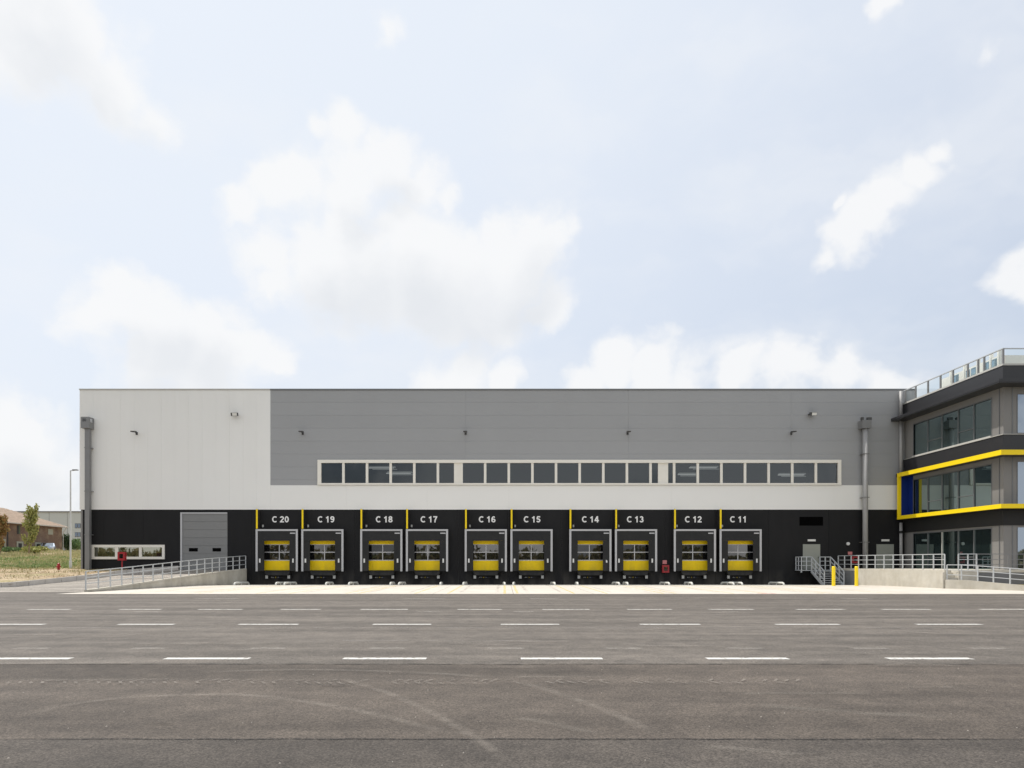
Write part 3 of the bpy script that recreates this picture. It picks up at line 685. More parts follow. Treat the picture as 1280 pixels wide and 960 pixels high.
for i in range(10):
    n = '%d' % (20-i); h = 7.8*SC; x = PX(NX[i], FY)-.03; z = PZ(653, FY)
    o = glyph('C', x, z, h, 'dock_number', wh); o['label'] = 'white painted number C %s' % n
    glyph(n[0], x+1.25*h, z, h, 'digit', o); glyph(n[1], x+2.02*h, z, h, 'digit', o)
for i, c in enumerate(docks):
    x = c-SHW/2+.03
    f = MB().box(x+.0, x+.13, FY-.6, FY-.57, PZ(660.8,54.8), BASE-.0).build('dock_fin', M['yellowb'], wh)
    MB().box(x+.035, x+.095, FY-.57, FY+.03, PZ(660.8,54.8), BASE-.02).build('fin_plate', M['fin_side'], f)
    MB().box(x+.30, x+.42, FY-.06, FY+.03, PZ(659,FY), PZ(656,FY)).build('junction_box', M['bumper'], wh)

# ------------------------------------------------------------------ dock shelters (built once, copied)
def make_dock():
    t = thing('dock_shelter', (0,0,0), '', 'loading dock', 'dock shelters along the black wall')
    Yf = -.6; hw = SHW/2; zt, zb, zo = PZ(661.5,54.8), PZ(713.7,54.8), PZ(676,54.8); ow = 1.012
    B = lambda: MB()
    B().box(-hw+.16, -ow, Yf+.02, Yf+.06, zb, zo).build('side_curtain', M['curtain'], t, world=False)
    B().box(ow, hw-.16, Yf+.02, Yf+.06, zb, zo).build('side_curtain', M['curtain'], t, world=False)
    B().box(-hw+.16, hw-.16, Yf+.015, Yf+.055, zo, zt-.14).build('head_curtain', M['curtain'], t, world=False)
    B().box(-hw+.02, -hw+.06, Yf+.03, 0, zb, zt-.02).build('side_panel', M['curtain'], t, world=False)
    B().box(hw-.06, hw-.02, Yf+.03, 0, zb, zt-.02).build('side_panel', M['curtain'], t, world=False)
    B().box(-hw+.06, hw-.06, Yf+.03, 0, zt-.06, zt-.02).build('top_panel', M['curtain'], t, world=False)
    B().box(-hw, -hw+.16, Yf, Yf+.03, zb-.03, zt-.14).build('corner_trim', M['trim'], t, world=False)
    B().box(hw-.16, hw, Yf, Yf+.03, zb-.03, zt-.14).build('corner_trim', M['trim'], t, world=False)
    B().box(-hw, hw, Yf, Yf+.03, zt-.14, zt).build('corner_trim', M['trim'], t, world=False)
    B().box(hw-.62, hw-.2, Yf+.005, Yf+.014, PZ(667.2,54.8), PZ(665.8,54.8)).build('maker_plate', M['trim'], t, world=False)
    for x in (-1.37, 1.30):
        B().box(x-.055, x+.065, Yf+.005, Yf+.019, PZ(703.3,54.8), PZ(698.3,54.8)).build('guide_stripe', M['sticker'], t, world=False)
    # door 0.4 m behind the wall face
    Yd = .05
    d = B().box(-1.45, 1.45, Yd+.05, Yd+.12, 1.1, 4.05).build('sectional_door', M['rubber'], t, world=False)
    for za, zc in ((1.16,1.94),(3.27,3.72),(3.73,4.05)):
        B().box(-1.44, 1.44, Yd, Yd+.05, za, zc).build('yellow_section', M['yellow'], d, world=False)
    for za, zc in ((1.94,2.01),(2.585,2.665),(3.22,3.268)):
        B().box(-1.44, 1.44, Yd-.005, Yd+.05, za, zc).build('glazing_bar', M['trim'], d, world=False)
    B().box(-.035, .035, Yd+.0, Yd+.05, 2.01, 3.22).build('glazing_bar', M['trim'], d, world=False)
    for xa, xb in ((-1.42,-.035),(.035,1.42)):
        for za, zc in ((2.01,2.585),(2.665,3.22)):
            o = B().quad((xa,Yd+.03,za),(xb,Yd+.03,za),(xb,Yd+.03,zc),(xa,Yd+.03,zc)).build('pane', M['dock_glass'], d, world=False, fix=False)
    for s in (-1,1): B().box(min(s*1.45,s*1.40), max(s*1.45,s*1.40), -.02, Yd, 1.1, 4.05).build('door_jamb', M['curtain'], t, world=False)
    # leveller lip, bumpers, little stickers
    lv = B().prism([(-1.02,1.13),(1.02,1.13),(1.02,.98),(.88,.76),(-.88,.76),(-1.02,.98)], 'y', -.45, .1).build('dock_leveller', M['curtain'], t, world=False)
    B().box(-1.0, 1.0, -.5, -.45, 1.06, 1.12).build('lip', M['rubber'], lv, world=False)
    for s in (-1,1):
        bp = B().box(s*.89-.13, s*.89+.13, -.34, .0, .48, .78).build('bumper', M['rubber'], t, world=False)
        B().box(s*.89-.10, s*.89+.10, -.36, -.341, .50, .75).build('bumper_face', M['bumper'], bp, world=False)
    for k, x in enumerate((-.52,-.4,-.22,-.02,.08)):
        B().box(x, x+.07, -.3, -.28, .56, .62).build('control_label', [M['sticker'],M['bumper'],M['yellow'],M['bumper'],M['blue']][k], t, world=False)
    B().bar((-.7,-.29,.59),(.4,-.29,.59), .03).build('cable_tray', M['rubber'], t, world=False)
    for s in (-1,1): B().tube([(s*1.08,-.12,1.12),(s*1.13,-.14,.95),(s*1.17,-.12,.8),(s*1.12,-.06,.72)], .018, 6).build('cable_loop', M['rubber'], t, world=False)
    return t
ORD = ['leftmost of the ten','second of the ten from the left','third of the ten from the left','fourth of the ten from the left','fifth of the ten from the left','fifth of the ten from the right','fourth of the ten from the right','third of the ten from the right','second of the ten from the right','rightmost of the ten']
ORD2 = ['leftmost dock']+[a+' dock from the left' for a in ('second','third','fourth','fifth')]+[a+' dock from the right' for a in ('fifth','fourth','third','second')]+['rightmost dock']
dock0 = make_dock()
rv = random.Random(9)
for i, c in enumerate(docks):
    o = dock0 if i == 0 else copy_tree(dock0)
    o.location = (c, FY, 0); o.rotation_euler = (0, 0, R(rv.uniform(-.25,.25)))
    for ch in o.children:
        if ch.name.startswith(('side_curtain','head_curtain')): ch.rotation_euler = (R(rv.uniform(-.4,.4)), 0, R(rv.uniform(-.3,.3)))
    o['label'] = 'black dock shelter numbered C %d with yellow door, %s' % (20-i, ORD[i])
# wheel guides
def make_guide():
    t = thing('wheel_guide', (0,0,0), '', 'wheel guide', 'wheel guides on the apron in front of the docks')
    MB().tube([(0,1.3,.02),(0,1.24,.13),(0,1.1,.19),(0,0,.19),(0,-1.05,.19),(0,-1.22,.13),(0,-1.3,0)], .07, 8).build('rail', M['guide'], t, smooth=True, world=False)
    MB().box(-.14,.14,1.2,1.42,0,.03).build('foot_plate', M['guide'], t, world=False); MB().box(-.14,.14,-1.42,-1.2,0,.03).build('foot_plate', M['guide'], t, world=False)
    MB().tube([(0,0,.0),(0,0,.19)], .04, 8).build('leg', M['guide'], t, world=False)
    return t
g0 = make_guide(); first = True
for i, c in enumerate(docks):
    for s in (-1, 1):
        o = g0 if first else copy_tree(g0); first = False
        o.location = (c+s*1.47, 51.3, apz(51.3)-.005); o.rotation_euler = (math.atan2(.156,7.6)*-1, 0, s*R(2.5))
        o['label'] = 'pale wheel guide at the %s foot of the %s' % ('left' if s < 0 else 'right', ORD2[i])
for i, c in enumerate(docks):
    for s in (-1, 1):
        x = c+s*1.5; b = MB(); ys = [49.7, 48, 44, 40, 36]
        for y in ys: b.v += [(x-.07, y, apz(y)+.004), (x+.07, y, apz(y)+.004)]
        for k in range(4): b.f.append((2*k, 2*k+1, 2*k+3, 2*k+2))
        b.build('guide_line', M['paint_yellow'], apron, fix=False)
M['joint'] = decal('slab_joint', (.30,.27,.23), .4, 2, (.2,.5), across=False)
M['scuff'] = decal('tyre_scuff', (.25,.23,.20), .25, 1.2, (.35,.6), (2.5,.35,1))
for k in range(11):
    x = docks[0]-2.25+PIT/2*k; b = MB()
    for y in [54.9, 48, 44, 40, 35.65]: b.v += [(x-.02, y, apz(y)+.006), (x+.02, y, apz(y)+.006)]
    for q in range(4): b.f.append((2*q, 2*q+1, 2*q+3, 2*q+2))
    b.build('slab_joint', M['joint'], apron, fix=False)
rs_ = random.Random(5)
for c in docks:
    for s_ in (-1.05, 1.05):
        x = c+s_+rs_.uniform(-.15,.15); b = MB(); ys = [53.6, 50.5, 48, 44, 40, 36.2]
        for q, y in enumerate(ys): b.v += [(x-.17, y, apz(y)+.009), (x+.17, y, apz(y)+.009)]; b.uv += [(q/5, 0), (q/5, 1)]
        for q in range(5): b.f.append((2*q, 2*q+1, 2*q+3, 2*q+2))
        b.build('tyre_scuff', M['scuff'], apron, fix=False)
strip([(PX(945,36),36.1),(PX(958,36),36.1),(PX(972,36),36.1)], .7, M['paint_red'], 'paint_patch', apron, .161)

# ------------------------------------------------------------------ wall lamps and pipes
for i, px in enumerate((171,378.5,582,784.5,989)):
    c = P(px, 541.5, FY); t = thing('wall_lamp', c, ['small dark wall lamp on the white cladding at the left', 'small dark wall lamp on the grey cladding just right of the white part', 'small dark wall lamp on the grey cladding above the sixth ribbon pane',
        'small dark wall lamp on the grey cladding above dock C 13', 'small dark wall lamp on the grey cladding below the pale right hand floodlight'][i], 'lamp', 'dark wall lamps')
    MB().bar((c.x,FY+.0,c.z-.02),(c.x,FY-.34,c.z+.05), .06).build('arm', M['lamp'], t)
    MB().prism([(-.72+FY,c.z+.06),(-.3+FY,c.z+.12),(-.26+FY,c.z+.02),(-.68+FY,c.z-.02)], 'x', c.x-.15, c.x+.15).build('lamp_head', M['lamp'], t)
    MB().box(c.x-.08,c.x+.08,FY-.03,FY+.0,c.z-.14,c.z+.1).build('mount_plate', M['lamp'], t)
for i, (px, py) in enumerate(((295,519.5),(1013.5,519))):
    c = P(px, py, FY); t = thing('floodlight', c, ['pale rectangular floodlight near the right edge of the white cladding', 'pale rectangular floodlight high on the grey cladding at the right'][i], 'floodlight', 'pale floodlights')
    MB().bar((c.x-.2,FY,c.z+.05),(c.x-.15,FY-.4,c.z), .08).build('bracket', M['lamp'], t)
    MB().prism([(FY-.52,c.z+.12),(FY-.28,c.z+.18),(FY-.2,c.z-.06),(FY-.44,c.z-.13)], 'x', c.x-.24, c.x+.28).build('housing', M['lamp'], t)
    MB().prism([(FY-.535,c.z+.1),(FY-.525,c.z+.1),(FY-.455,c.z-.11),(FY-.465,c.z-.11)], 'x', c.x-.12, c.x+.26).build('lens', M['lamp_pale'], t)
t = thing('downpipe', (PX(109,55),55,1.2), 'square grey downpipe with open hopper box at the left end of the warehouse', 'downpipe')
Yp = 55.0; hx0, hx1, hz0, hz1 = PX(101,54.7), PX(111.3,54.7), PZ(535,54.7), PZ(521,54.7)
b = MB()
for r in cut((hx0,hx1,hz0,hz1), [(hx0+.12,hx0+.46,hz0+.52,hz1-.13)]): b.box(r[0],r[1],54.68,54.71,r[2],r[3])
b.box(hx0,hx0+.03,54.71,55.38,hz0,hz1).box(hx0+.03,hx1,54.71,55.38,hz0,hz0+.03)
for r in cut((54.71,55.38,hz0+.03,hz1), [(54.85,55.2,hz0+.5,hz1-.12)]): b.box(hx1-.03,hx1,r[0],r[1],r[2],r[3])
b.build('hopper', M['pipe'], t)
px0, px1 = PX(106.3,54.9), PX(112,54.9)
MB().box(px0, px1-.0, 54.85, 55.15, 1.2, hz0).build('pipe', M['pipe'], t)
for z in (4, 7.5, 11): MB().box(px0-.03, px1+.03, 54.83, 55.4, z, z+.06).build('pipe_clip', M['pipe'], t)
t = thing('downpipe', (PX(1082,55),55,1.35), 'round grey downpipe with hopper standing between the stairs and the office block', 'downpipe')
hx = PX(1082, 54.9); MB().box(hx-.36,hx+.36,54.66,55.38,PZ(535,54.7),PZ(525,54.7)).build('hopper', M['pipe'], t)
MB().box(hx-.42,hx-.26,54.66,54.9,PZ(525,54.7),PZ(521.5,54.7)).box(hx+.05,hx+.4,54.7,54.9,PZ(524.9,54.7),PZ(521.5,54.7)).build('overflow_lip', M['lamp'], t)
MB().tube([(hx,54.95,1.3),(hx,54.95,PZ(535,54.7))], .2, 16).build('pipe', M['pipe_pale'], t, smooth=True)
for z in (3.4, 7, 10.5): MB().box(hx-.23,hx+.23,54.73,55.4,z,z+.05).build('pipe_clip', M['pipe'], t)

# ------------------------------------------------------------------ left ramp wall and railing
def prism_wall(pts3, thick, zb, m, name, label=None, cat='wall', kind=None, parent=None):
    b = MB(); n = len(pts3)
    for i, p in enumerate(pts3):
        a = Vector(pts3[max(0,i-1)]); c = Vector(pts3[min(n-1,i+1)]); d = (c-a); d.z = 0; d.normalize(); nn = Vector((-d.y, d.x, 0))*thick
        b.v += [(p[0],p[1],zb), (p[0],p[1],p[2]), (p[0]+nn.x,p[1]+nn.y,p[2]), (p[0]+nn.x,p[1]+nn.y,zb)]
    for i in range(n-1):
        for k in range(4): a = 4*i+k; c = 4*i+(k+1) % 4; b.f.append((a, c, c+4, a+4))
    b.f += [(0,1,2,3), tuple(4*(n-1)+k for k in (3,2,1,0))]
    o = b.build(name, m, parent); return o
lwall = thing('retaining_wall', wallpt(0), 'low sloping concrete wall carrying the left ramp railing', 'wall')
ts = [0,.178,.33,.467,.58,.687,.85,1]
for a in range(4):
    seg = [wallpt(a/4+(1/4)*k/3+(.0006 if k == 0 else -.0006 if k == 3 else 0)) for k in range(4)]
    prism_wall(seg, .22, -.05, M['wall_concrete'], 'wall_segment', parent=lwall)
def railing(pts3, h, label, posts=None, name='railing', rails=(1,.66,.33), w=.07, rw=.05, m=None, group='galvanised railings', ph=0):
    m = m or M['galv']; t = thing(name, pts3[0], label, 'railing', group)
    for p in (posts or pts3):
        p = Vector(p); MB().box(p.x-w/2, p.x+w/2, p.y-w/2, p.y+w/2, p.z-ph, p.z+h-.01).build('post', m, t)
    for k, f in enumerate(rails):
        b = MB()
        for a, c in zip(pts3, pts3[1:]): b.bar(Vector(a)+Vector((0,0,h*f)), Vector(c)+Vector((0,0,h*f)), rw if k else rw*1.2)
        b.build('top_rail' if k == 0 else 'mid_rail', m, t)
    return t
rp = [wallpt(i/18)+Vector((-.1,.02,0)) for i in range(19)]
railing(rp, 1.03, 'long galvanised railing climbing the left ramp wall', w=.06, rw=.042)

# ------------------------------------------------------------------ right platform, stairs, railings
PZT = 1.33
W1a, W2, W3 = Vector((26.45,51.0,0)), Vector((27.75,42.9,0)), Vector((30.3,39.2,0))
plat = thing('loading_platform', (28,48,0), 'raised concrete platform along the office block at the right', 'platform')
b = MB(); poly = [(26.45,55.4),(26.45,51.0),(27.75,42.95),(28.65,43.6),(28.65,43.0),(29.85,43.0),(29.85,44.2),(60,44.2),(60,55.4)]
poly = [(26.45,55.4),(26.45,51.0),(27.75,43.0),(27.75,44.0),(28.65,44.0),(28.65,43.0),(29.9,43.0),(29.9,43.15),(60,43.15),(60,55.4)]
b.prism(poly, 'z', PZT-.16, PZT).build('platform_slab', M['wall_concrete'], plat)
pw = prism_wall([Vector((26.46,55.38,PZT-.161)), Vector((26.46,51.02,PZT-.161))], .2, -.05, mat('shaded_concrete', (.20,.205,.21), .8, var=.1), 'side_wall', parent=plat)  # concrete colour darkened to carry the building's shadow on this face
prism_wall([Vector((26.455,51.0,PZT-.161)), Vector((27.1,47.0,PZT-.161)), Vector((27.745,43.02,PZT-.161))], .2, -.05, M['wall_concrete'], 'front_wall', parent=plat)
prism_wall([Vector((28.66,43.01,PZT-.161)), Vector((29.89,43.01,PZT-.161))], .2, -.05, M['wall_concrete'], 'front_wall', parent=plat)
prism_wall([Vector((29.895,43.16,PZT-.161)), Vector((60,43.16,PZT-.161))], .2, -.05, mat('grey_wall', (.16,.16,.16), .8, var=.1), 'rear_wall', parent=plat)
for k in range(4): MB().box(27.86, 28.64, 43.1+.22*k, 44.0, .68+.16*k, .68+.16*(k+1)-.002).build('step', M['wall_concrete'], plat)
rz = lambda x: .70 if x < 28.5 else max(.2, .70-(x-28.5)*.115)
MB().box(27.86, 28.66, 44.001, 44.2, -.05, PZT-.161).box(27.66, 27.859, 43.02, 44.2, -.05, PZT-.161).box(28.641, 28.86, 43.21, 44.2, -.05, PZT-.161).build('stair_cheek', M['wall_concrete'], plat)
low = thing('ramp_wall', (28,42,0), 'low sloping concrete wall in front of the right hand ramp', 'wall')
lp = [Vector((27.76,42.93,.72)), Vector((28.4,41.95,.71)), Vector((29.2,40.8,.60)), Vector((30.3,39.2,.45)), Vector((31.6,37.8,.33)), Vector((34,36.8,.24))]
prism_wall(lp, .18, -.05, M['wall_concrete'], 'wall_segment', parent=low)
b = MB(); L2 = [p+Vector((.1,.1,-.05)) for p in lp]; B2 = [Vector((27.9,43.08,.67)), Vector((28.9,43.08,.66)), Vector((30.0,43.08,.55)), Vector((32,43.08,.4)), Vector((34,43.08,.28)), Vector((38,43.08,.19))]
for i in range(5): b.quad(L2[i], L2[i+1], B2[i+1], B2[i])
tag(b.build('access_ramp', M['ramp_road']), kind='structure')
o = sheet('tactile_strip', 32.1, 34.5, 42.2, 43.0, .41, M['paint_yellow']); 
railing([Vector((26.5,54.1,PZT)), Vector((26.5,53.1,PZT)), Vector((26.5,52.1,PZT)), Vector((26.55,51.1,PZT))]+[Vector((26.55,51.1,PZT)).lerp(Vector((27.8,43.05,PZT)), k/9) for k in range(1,10)], .99, 'galvanised railing along the platform edge behind the bollards', w=.06, rw=.04)
railing([Vector((28.7,43.1,PZT)), Vector((29.3,43.1,PZT)), Vector((29.85,43.1,PZT))], 1.0, 'short railing piece on the platform right of the small concrete steps', w=.055, rw=.04)
railing([Vector((29.95+1.02*k,43.3,PZT)) for k in range(8)], 1.0, 'thin grey railing in front of the office corner', w=.045, rw=.035, m=M['pipe'])
lr = [lp[0]+Vector((.1,-.04,0)), Vector((28.06,42.05,.72))]
def lowz(x):
    for a, c in zip(lp, lp[1:]):
        if x <= c.x: return a.lerp(c, (x-a.x)/(c.x-a.x))
    return lp[-1]
railing([lowz(x)+Vector((.08,.08,0)) for x in (27.8,28.25,28.75,29.22,29.7,30.2,30.8,31.5,32.4)], .93, 'sloping galvanised railing on the low ramp wall at the right edge', w=.055, rw=.04)

st = thing('steel_staircase', (25.2,53,0), 'galvanised steel stairs with railings below the left personnel door', 'staircase')
g = M['galv']; X0, X1 = 24.43, 25.92
MB().box(23.6, 26.44, 54.22, 55.38, 1.14, 1.20).build('landing', g, st)
for k in range(7):
    y = 54.2-.3*k; z = 1.2-.165*(k+1); MB().box(X0+.04, X1-.04, y-.29, y, z, z+.04).build('tread', g, st)
for x in (X0, X1):
    MB().prism([(54.25,1.2),(54.25,.98),(52.35,-.02),(52.0,-.02),(52.0,.12)], 'x', x-.03, x+.03).build('stringer', g, st)
    for f, w in ((1.04,.06),(.7,.045),(.36,.045)):
        MB().bar((x,54.2,1.2+f),(x,52.05,.08+f), w).build('handrail' if f > 1 else 'mid_rail', g, st)
    for k in range(4):
        t = k/3; y = 54.2-2.15*t; z = 1.2-1.12*t; MB().box(x-.035,x+.035,y-.035,y+.035,z-.02,z+1.03).build('post', g, st)
for f, w in ((1.04,.06),(.7,.045),(.36,.045)):
    MB().bar((23.65,54.25,1.2+f),(X0,54.25,1.2+f), w).bar((23.65,54.25,1.2+f),(23.65,55.3,1.2+f), w).build('landing_rail', g, st)
    MB().bar((25.55,55.2,1.2+f),(26.4,55.2,1.2+f), w).build('landing_rail', g, st)
for x, y in ((23.65,54.25),(24.04,54.25),(23.65,54.8),(23.65,55.3),(25.55,55.2),(25.98,55.2),(26.4,55.2)): MB().box(x-.035,x+.035,y-.035,y+.035,1.2,2.23).build('post', g, st)
MB().quad((23.66,54.25,1.22),(24.4,54.25,1.22),(24.4,54.25,2.2),(23.66,54.25,2.2)).build('mesh_panel', glass('mesh_infill', .0, (.62,.64,.66)), st, fix=False)
for x, y in ((23.65,54.3),): MB().box(x-.05,x+.05,y-.05,y+.05,1.0,1.15).build('leg', g, st)
for i, px in enumerate((1042, 1070.6)):
    Y = 47.6; x = PX(px, Y); t = thing('bollard', (x,Y,apz(Y)), ['yellow bollard standing before the steel stairs', 'yellow bollard standing at the corner of the concrete platform wall'][i], 'bollard', 'yellow bollards')
    MB().tube([(x,Y,apz(Y)-.02),(x,Y,1.48),(x,Y,1.53)], [.115,.115,.08], 18).build('post', M['safety_yellow'], t, smooth=False)
    MB().tube([(x,Y,apz(Y)-.005),(x,Y,apz(Y)+.02)], .17, 18).build('foot_plate', M['safety_yellow'], t)
# hose cabinets and posts
def hose(px, pyt, pyb, Y, label, name='fire_hose_cabinet'):
    c = P(px, (pyt+pyb)/2, Y); h = (pyb-pyt)*Y/F/2; t = thing(name, (c.x, Y, c.z-h), label, 'fire hose box', 'red fire hose boxes')
    w = .28; b = MB()
    for r in cut((c.x-w,c.x+w,c.z-h,c.z+h), [(c.x-w+.13,c.x+w-.13,c.z-h*.5,c.z+h*.55)]): b.box(r[0],r[1],Y-.26,Y-.23,r[2],r[3])
    b.box(c.x-w,c.x-w+.02,Y-.23,Y,c.z-h,c.z+h).box(c.x+w-.02,c.x+w,Y-.23,Y,c.z-h,c.z+h).box(c.x-w+.02,c.x+w-.02,Y-.23,Y,c.z+h-.02,c.z+h).box(c.x-w+.02,c.x+w-.02,Y-.23,Y,c.z-h,c.z-h+.02)
    b.build('case', M['red'], t)
    MB().box(c.x-w+.12,c.x+w-.12,Y-.225,Y-.215,c.z-h*.52,c.z+h*.57).build('window', M['dock_glass'], t)
    MB().tube([(c.x+.0,Y-.22,c.z+.02),(c.x+.0,Y-.2,c.z+.02)], .1, 14).build('hose_reel', M['bumper'], t)
    return t, c, w, h
t, c, w, h = hose(831.3, 706.3, 715.8, FY, 'red fire hose cabinet on the black wall right of dock C 13')
MB().box(c.x-.2, c.x+.14, FY-.03, FY+.03, PZ(705,FY), PZ(700.3,FY)).build('sign_plate', M['pink'], t)
t, c, w, h = hose(1067.5, 695.5, 704, FY-.2, 'red hose cabinet on the dark wall behind the platform railing')
MB().box(c.x-.38, c.x-.06, FY-.05, FY+.03, PZ(693.4,FY), PZ(689.6,FY)).build('sign_plate', M['pink'], t)
t, c, w, h = hose(153.7, 690, 700.6, 52.6, 'red fire hose box on a thin post in front of the low left window')
MB().tube([(c.x,52.48,bank_at(-29.3,52.5)-.1),(c.x,52.48,c.z-h)], .05, 10).build('post', M['red'], t); MB().box(c.x-.15,c.x+.15,52.35,52.6,1.0,1.03).build('foot_plate', M['red'], t)
hx_, hy_ = PX(73.3, 54), 54; hz_ = bank_at(hx_, hy_)-.03
t = thing('fire_hydrant', (hx_,hy_,hz_), 'small red fire hydrant on the dry earth near the lamp post', 'hydrant')
MB().tube([(hx_,hy_,hz_),(hx_,hy_,hz_+.05),(hx_,hy_,hz_+.06),(hx_,hy_,hz_+.42),(hx_,hy_,hz_+.5),(hx_,hy_,hz_+.58),(hx_,hy_,hz_+.62)], [.14,.14,.09,.09,.11,.08,.02], 14).build('barrel', M['red'], t)
MB().tube([(hx_-.17,hy_,hz_+.36),(hx_+.17,hy_,hz_+.36)], .05, 10).build('outlet', M['red'], t); MB().tube([(hx_,hy_-.16,hz_+.3),(hx_,hy_,hz_+.3)], .06, 10).build('outlet', M['red'], t)
lx, ly = PX(88.2,57), 57.0
t = thing('street_lamp', (lx,ly,1.1), 'tall thin grey lamp post beside the left end of the warehouse', 'street lamp')
MB().tube([(lx,ly,1.0),(lx,ly,1.9),(lx,ly,1.91),(lx,ly,PZ(588,57))], [.11,.11,.075,.05], 12).build('pole', M['galv'], t, smooth=False)
zt = PZ(588,57); MB().bar((lx,ly,zt-.03),(lx+.45,ly,zt+.02), .06).build('arm', M['galv'], t); MB().box(lx+.2,lx+.6,ly-.12,ly+.12,zt-.0,zt+.07).build('lamp_head', M['lamp'], t)

# ------------------------------------------------------------------ office block on the right
ob = thing('office_block', (40,50,0), 'three storey office block with black bands, yellow frame and glass roof rail', 'building')
WX, WYf, EX = 32.5, 44.4, 62.0       # side wall plane, front wall plane, right end
FBX, FBY = 32.37, 44.28
# body (interior mass) behind the panels
rows_ = [(10.24,12.72),(5.62,8.32),(PZT,4.05)]
Yw = [54.14,52.36,50.66,48.85,47.22,45.5]
fx = [(33.42,35.6),(35.8,38.0),(38.2,40.4),(40.6,42.8)]
SH = [(Yw[-1],Yw[0],a,c) for a, c in rows_]; FH = [(fx[0][0],fx[-1][1],a+.0,c+.03) for a, c in rows_]
side_cols = [55.3,54.14,45.5,45.0,WYf]
# side wall pieces
b = MB()
for r in cut((WYf,55.38,PZT,14.55), SH): b.box(WX, WX+.15, r[0], r[1], r[2], r[3])
b.build('side_wall', M['taupe'], ob)
b = MB()
for r in cut((WX+.15,EX,PZT,14.55), FH): b.box(r[0], r[1], WYf, WYf+.15, r[2], r[3])
b.build('front_wall', M['taupe'], ob)
MB().box(WX+.6, EX, WYf+.6, 68, .0, 14.5).build('core', M['int_dark'], ob)
MB().box(WX+.02, EX, WYf+.02, 68, 14.55, 14.6).build('roof', M['roof'], ob)
MB().box(WX-.03, WX+.0, 44.72, 44.78, PZT, 13.5).build('pier_joint', M['mullion'], ob)
MB().box(WX+.55, WX+.61, WYf-.02, WYf, PZT, 13.5).build('pier_joint', M['mullion'], ob)
for ri, (za, zc) in enumerate(rows_):
    wn_ = MB().box(WX-.0-.02, WX+.1, Yw[-1]-.06, Yw[-1], za, zc).box(WX-.02, WX+.1, Yw[0], Yw[0]+.06, za, zc).box(WX-.02, WX+.1, Yw[-1]-.06, Yw[0]+.06, zc, zc+.07).build('side_window', M['mullion'], ob)
    MB().box(WX-.12, WX+.1, Yw[-1]-.06, 54.2, za-.1, za).build('sill', M['sill'], wn_)
    for k in range(5):
        y1, y0 = Yw[k], Yw[k+1]
        MB().quad((WX+.06,y1,za),(WX+.06,y0,za),(WX+.06,y0,zc),(WX+.06,y1,zc)).build('pane', M['office_glass'], wn_, fix=False)
        if k: MB().box(WX-.01, WX+.09, y1-.03, y1+.03, za+.001, zc-.001).build('mullion', M['mullion' if ri < 2 or k != 2 else 'sill'], wn_)
    for k in (1, 3):
        MB().box(WX+.0, WX+.08, Yw[k+1]+.031, Yw[k]-.031, za+.82, za+.87).build('transom', M['mullion'], wn_)
for ri, (za, zc) in enumerate(rows_):
    for (xa, xb) in fx:
        w_ = MB().box(xa-.05, xa, WYf-.02, WYf+.1, za, zc+.03).box(xb, xb+.05, WYf-.02, WYf+.1, za, zc+.03).build('front_window', M['mullion'], ob)
        MB().quad((xa,WYf+.05,za),(xb,WYf+.05,za),(xb,WYf+.05,zc+.03),(xa,WYf+.05,zc+.03)).build('pane', M['front_glass'], w_, fix=False)
        if xb < 42: MB().box(xb+.05, xb+.15, WYf, WYf+.1, za, zc+.03).build('mullion', M['mullion'], w_)
# top band, ledge, sill, dark bands
def L(name, m, xo, yo, za, zc, xt=None, far=55.38):   # an L shaped band round the corner, outer faces at xo and yo
    b = MB().box(xo, xt or WX, yo, far, za, zc); b.box(xt or WX, EX, yo, WYf, za, zc); return b.build(name, m, ob)
L('roof_band', M['fascia'], FBX, FBY, 13.62, 14.58)
L('ledge', M['fascia'], 31.42, 43.3, 13.22, 13.3)
L('ledge_edge', M['fascia'], 31.40, 43.28, 13.3, 13.46, xt=31.5)
MB().box(31.5, FBX+.1, 43.38, 55.36, 13.3, 13.42).box(FBX+.1, EX, 43.38, 44.35, 13.3, 13.42).build('ledge_deck', M['fascia'], ob)
MB().box(FBX+.02, WX+.1, FBY+.04, 55.37, 13.42, 13.62).box(WX+.1, EX, FBY+.04, WYf, 13.42, 13.62).build('band_core', M['rubber'], ob)
L('parapet_cap', M['sill'], FBX-.04, FBY-.04, 14.58, 14.70)
L('sill_band', M['sill'], WX-.14, WYf-.14, 10.1, 10.139)
L('dark_band', M['fascia'], WX-.1, WYf-.1, 8.97, 10.1)
L('dark_band', M['rubber'], WX-.1, WYf-.1, 4.22, 5.24)
FX0, FY0 = 31.62, 43.4
def Lf(za, zc): return MB().box(FX0, FX0+.14, FY0, 54.9, za, zc).box(FX0+.14, EX, FY0, FY0+.14, za, zc)
yf = Lf(8.66, 8.97).build('yellow_frame', M['yellowb'], ob)
Lf(5.25, 5.53).build('frame_bar', M['yellowb'], yf)
MB().box(FX0, FX0+.23, 54.72, 54.899, 5.531, 8.659).build('frame_bar', M['yellowb'], yf)
MB().box(FX0+.141, WX-.001, FY0+.141, 55.3, 8.68, 8.95).box(WX, EX, FY0+.141, WYf-.001, 8.68, 8.95).build('frame_soffit', M['fascia'], yf)
MB().box(FX0+.141, WX-.001, FY0+.141, 55.3, 5.27, 5.51).box(WX, EX, FY0+.141, WYf-.001, 5.27, 5.51).build('frame_deck', M['fascia'], yf)
MB().box(FX0+.24, WX-.031, 54.75, 54.8, 5.512, 8.679).build('blue_panel', M['blue'], ob)
MB().box(WX-.03, WX-.002, 54.2, 54.749, 5.512, 8.679).build('blue_panel', M['blue'], ob)
for z in (13.0, 8.5, 4.1): pass
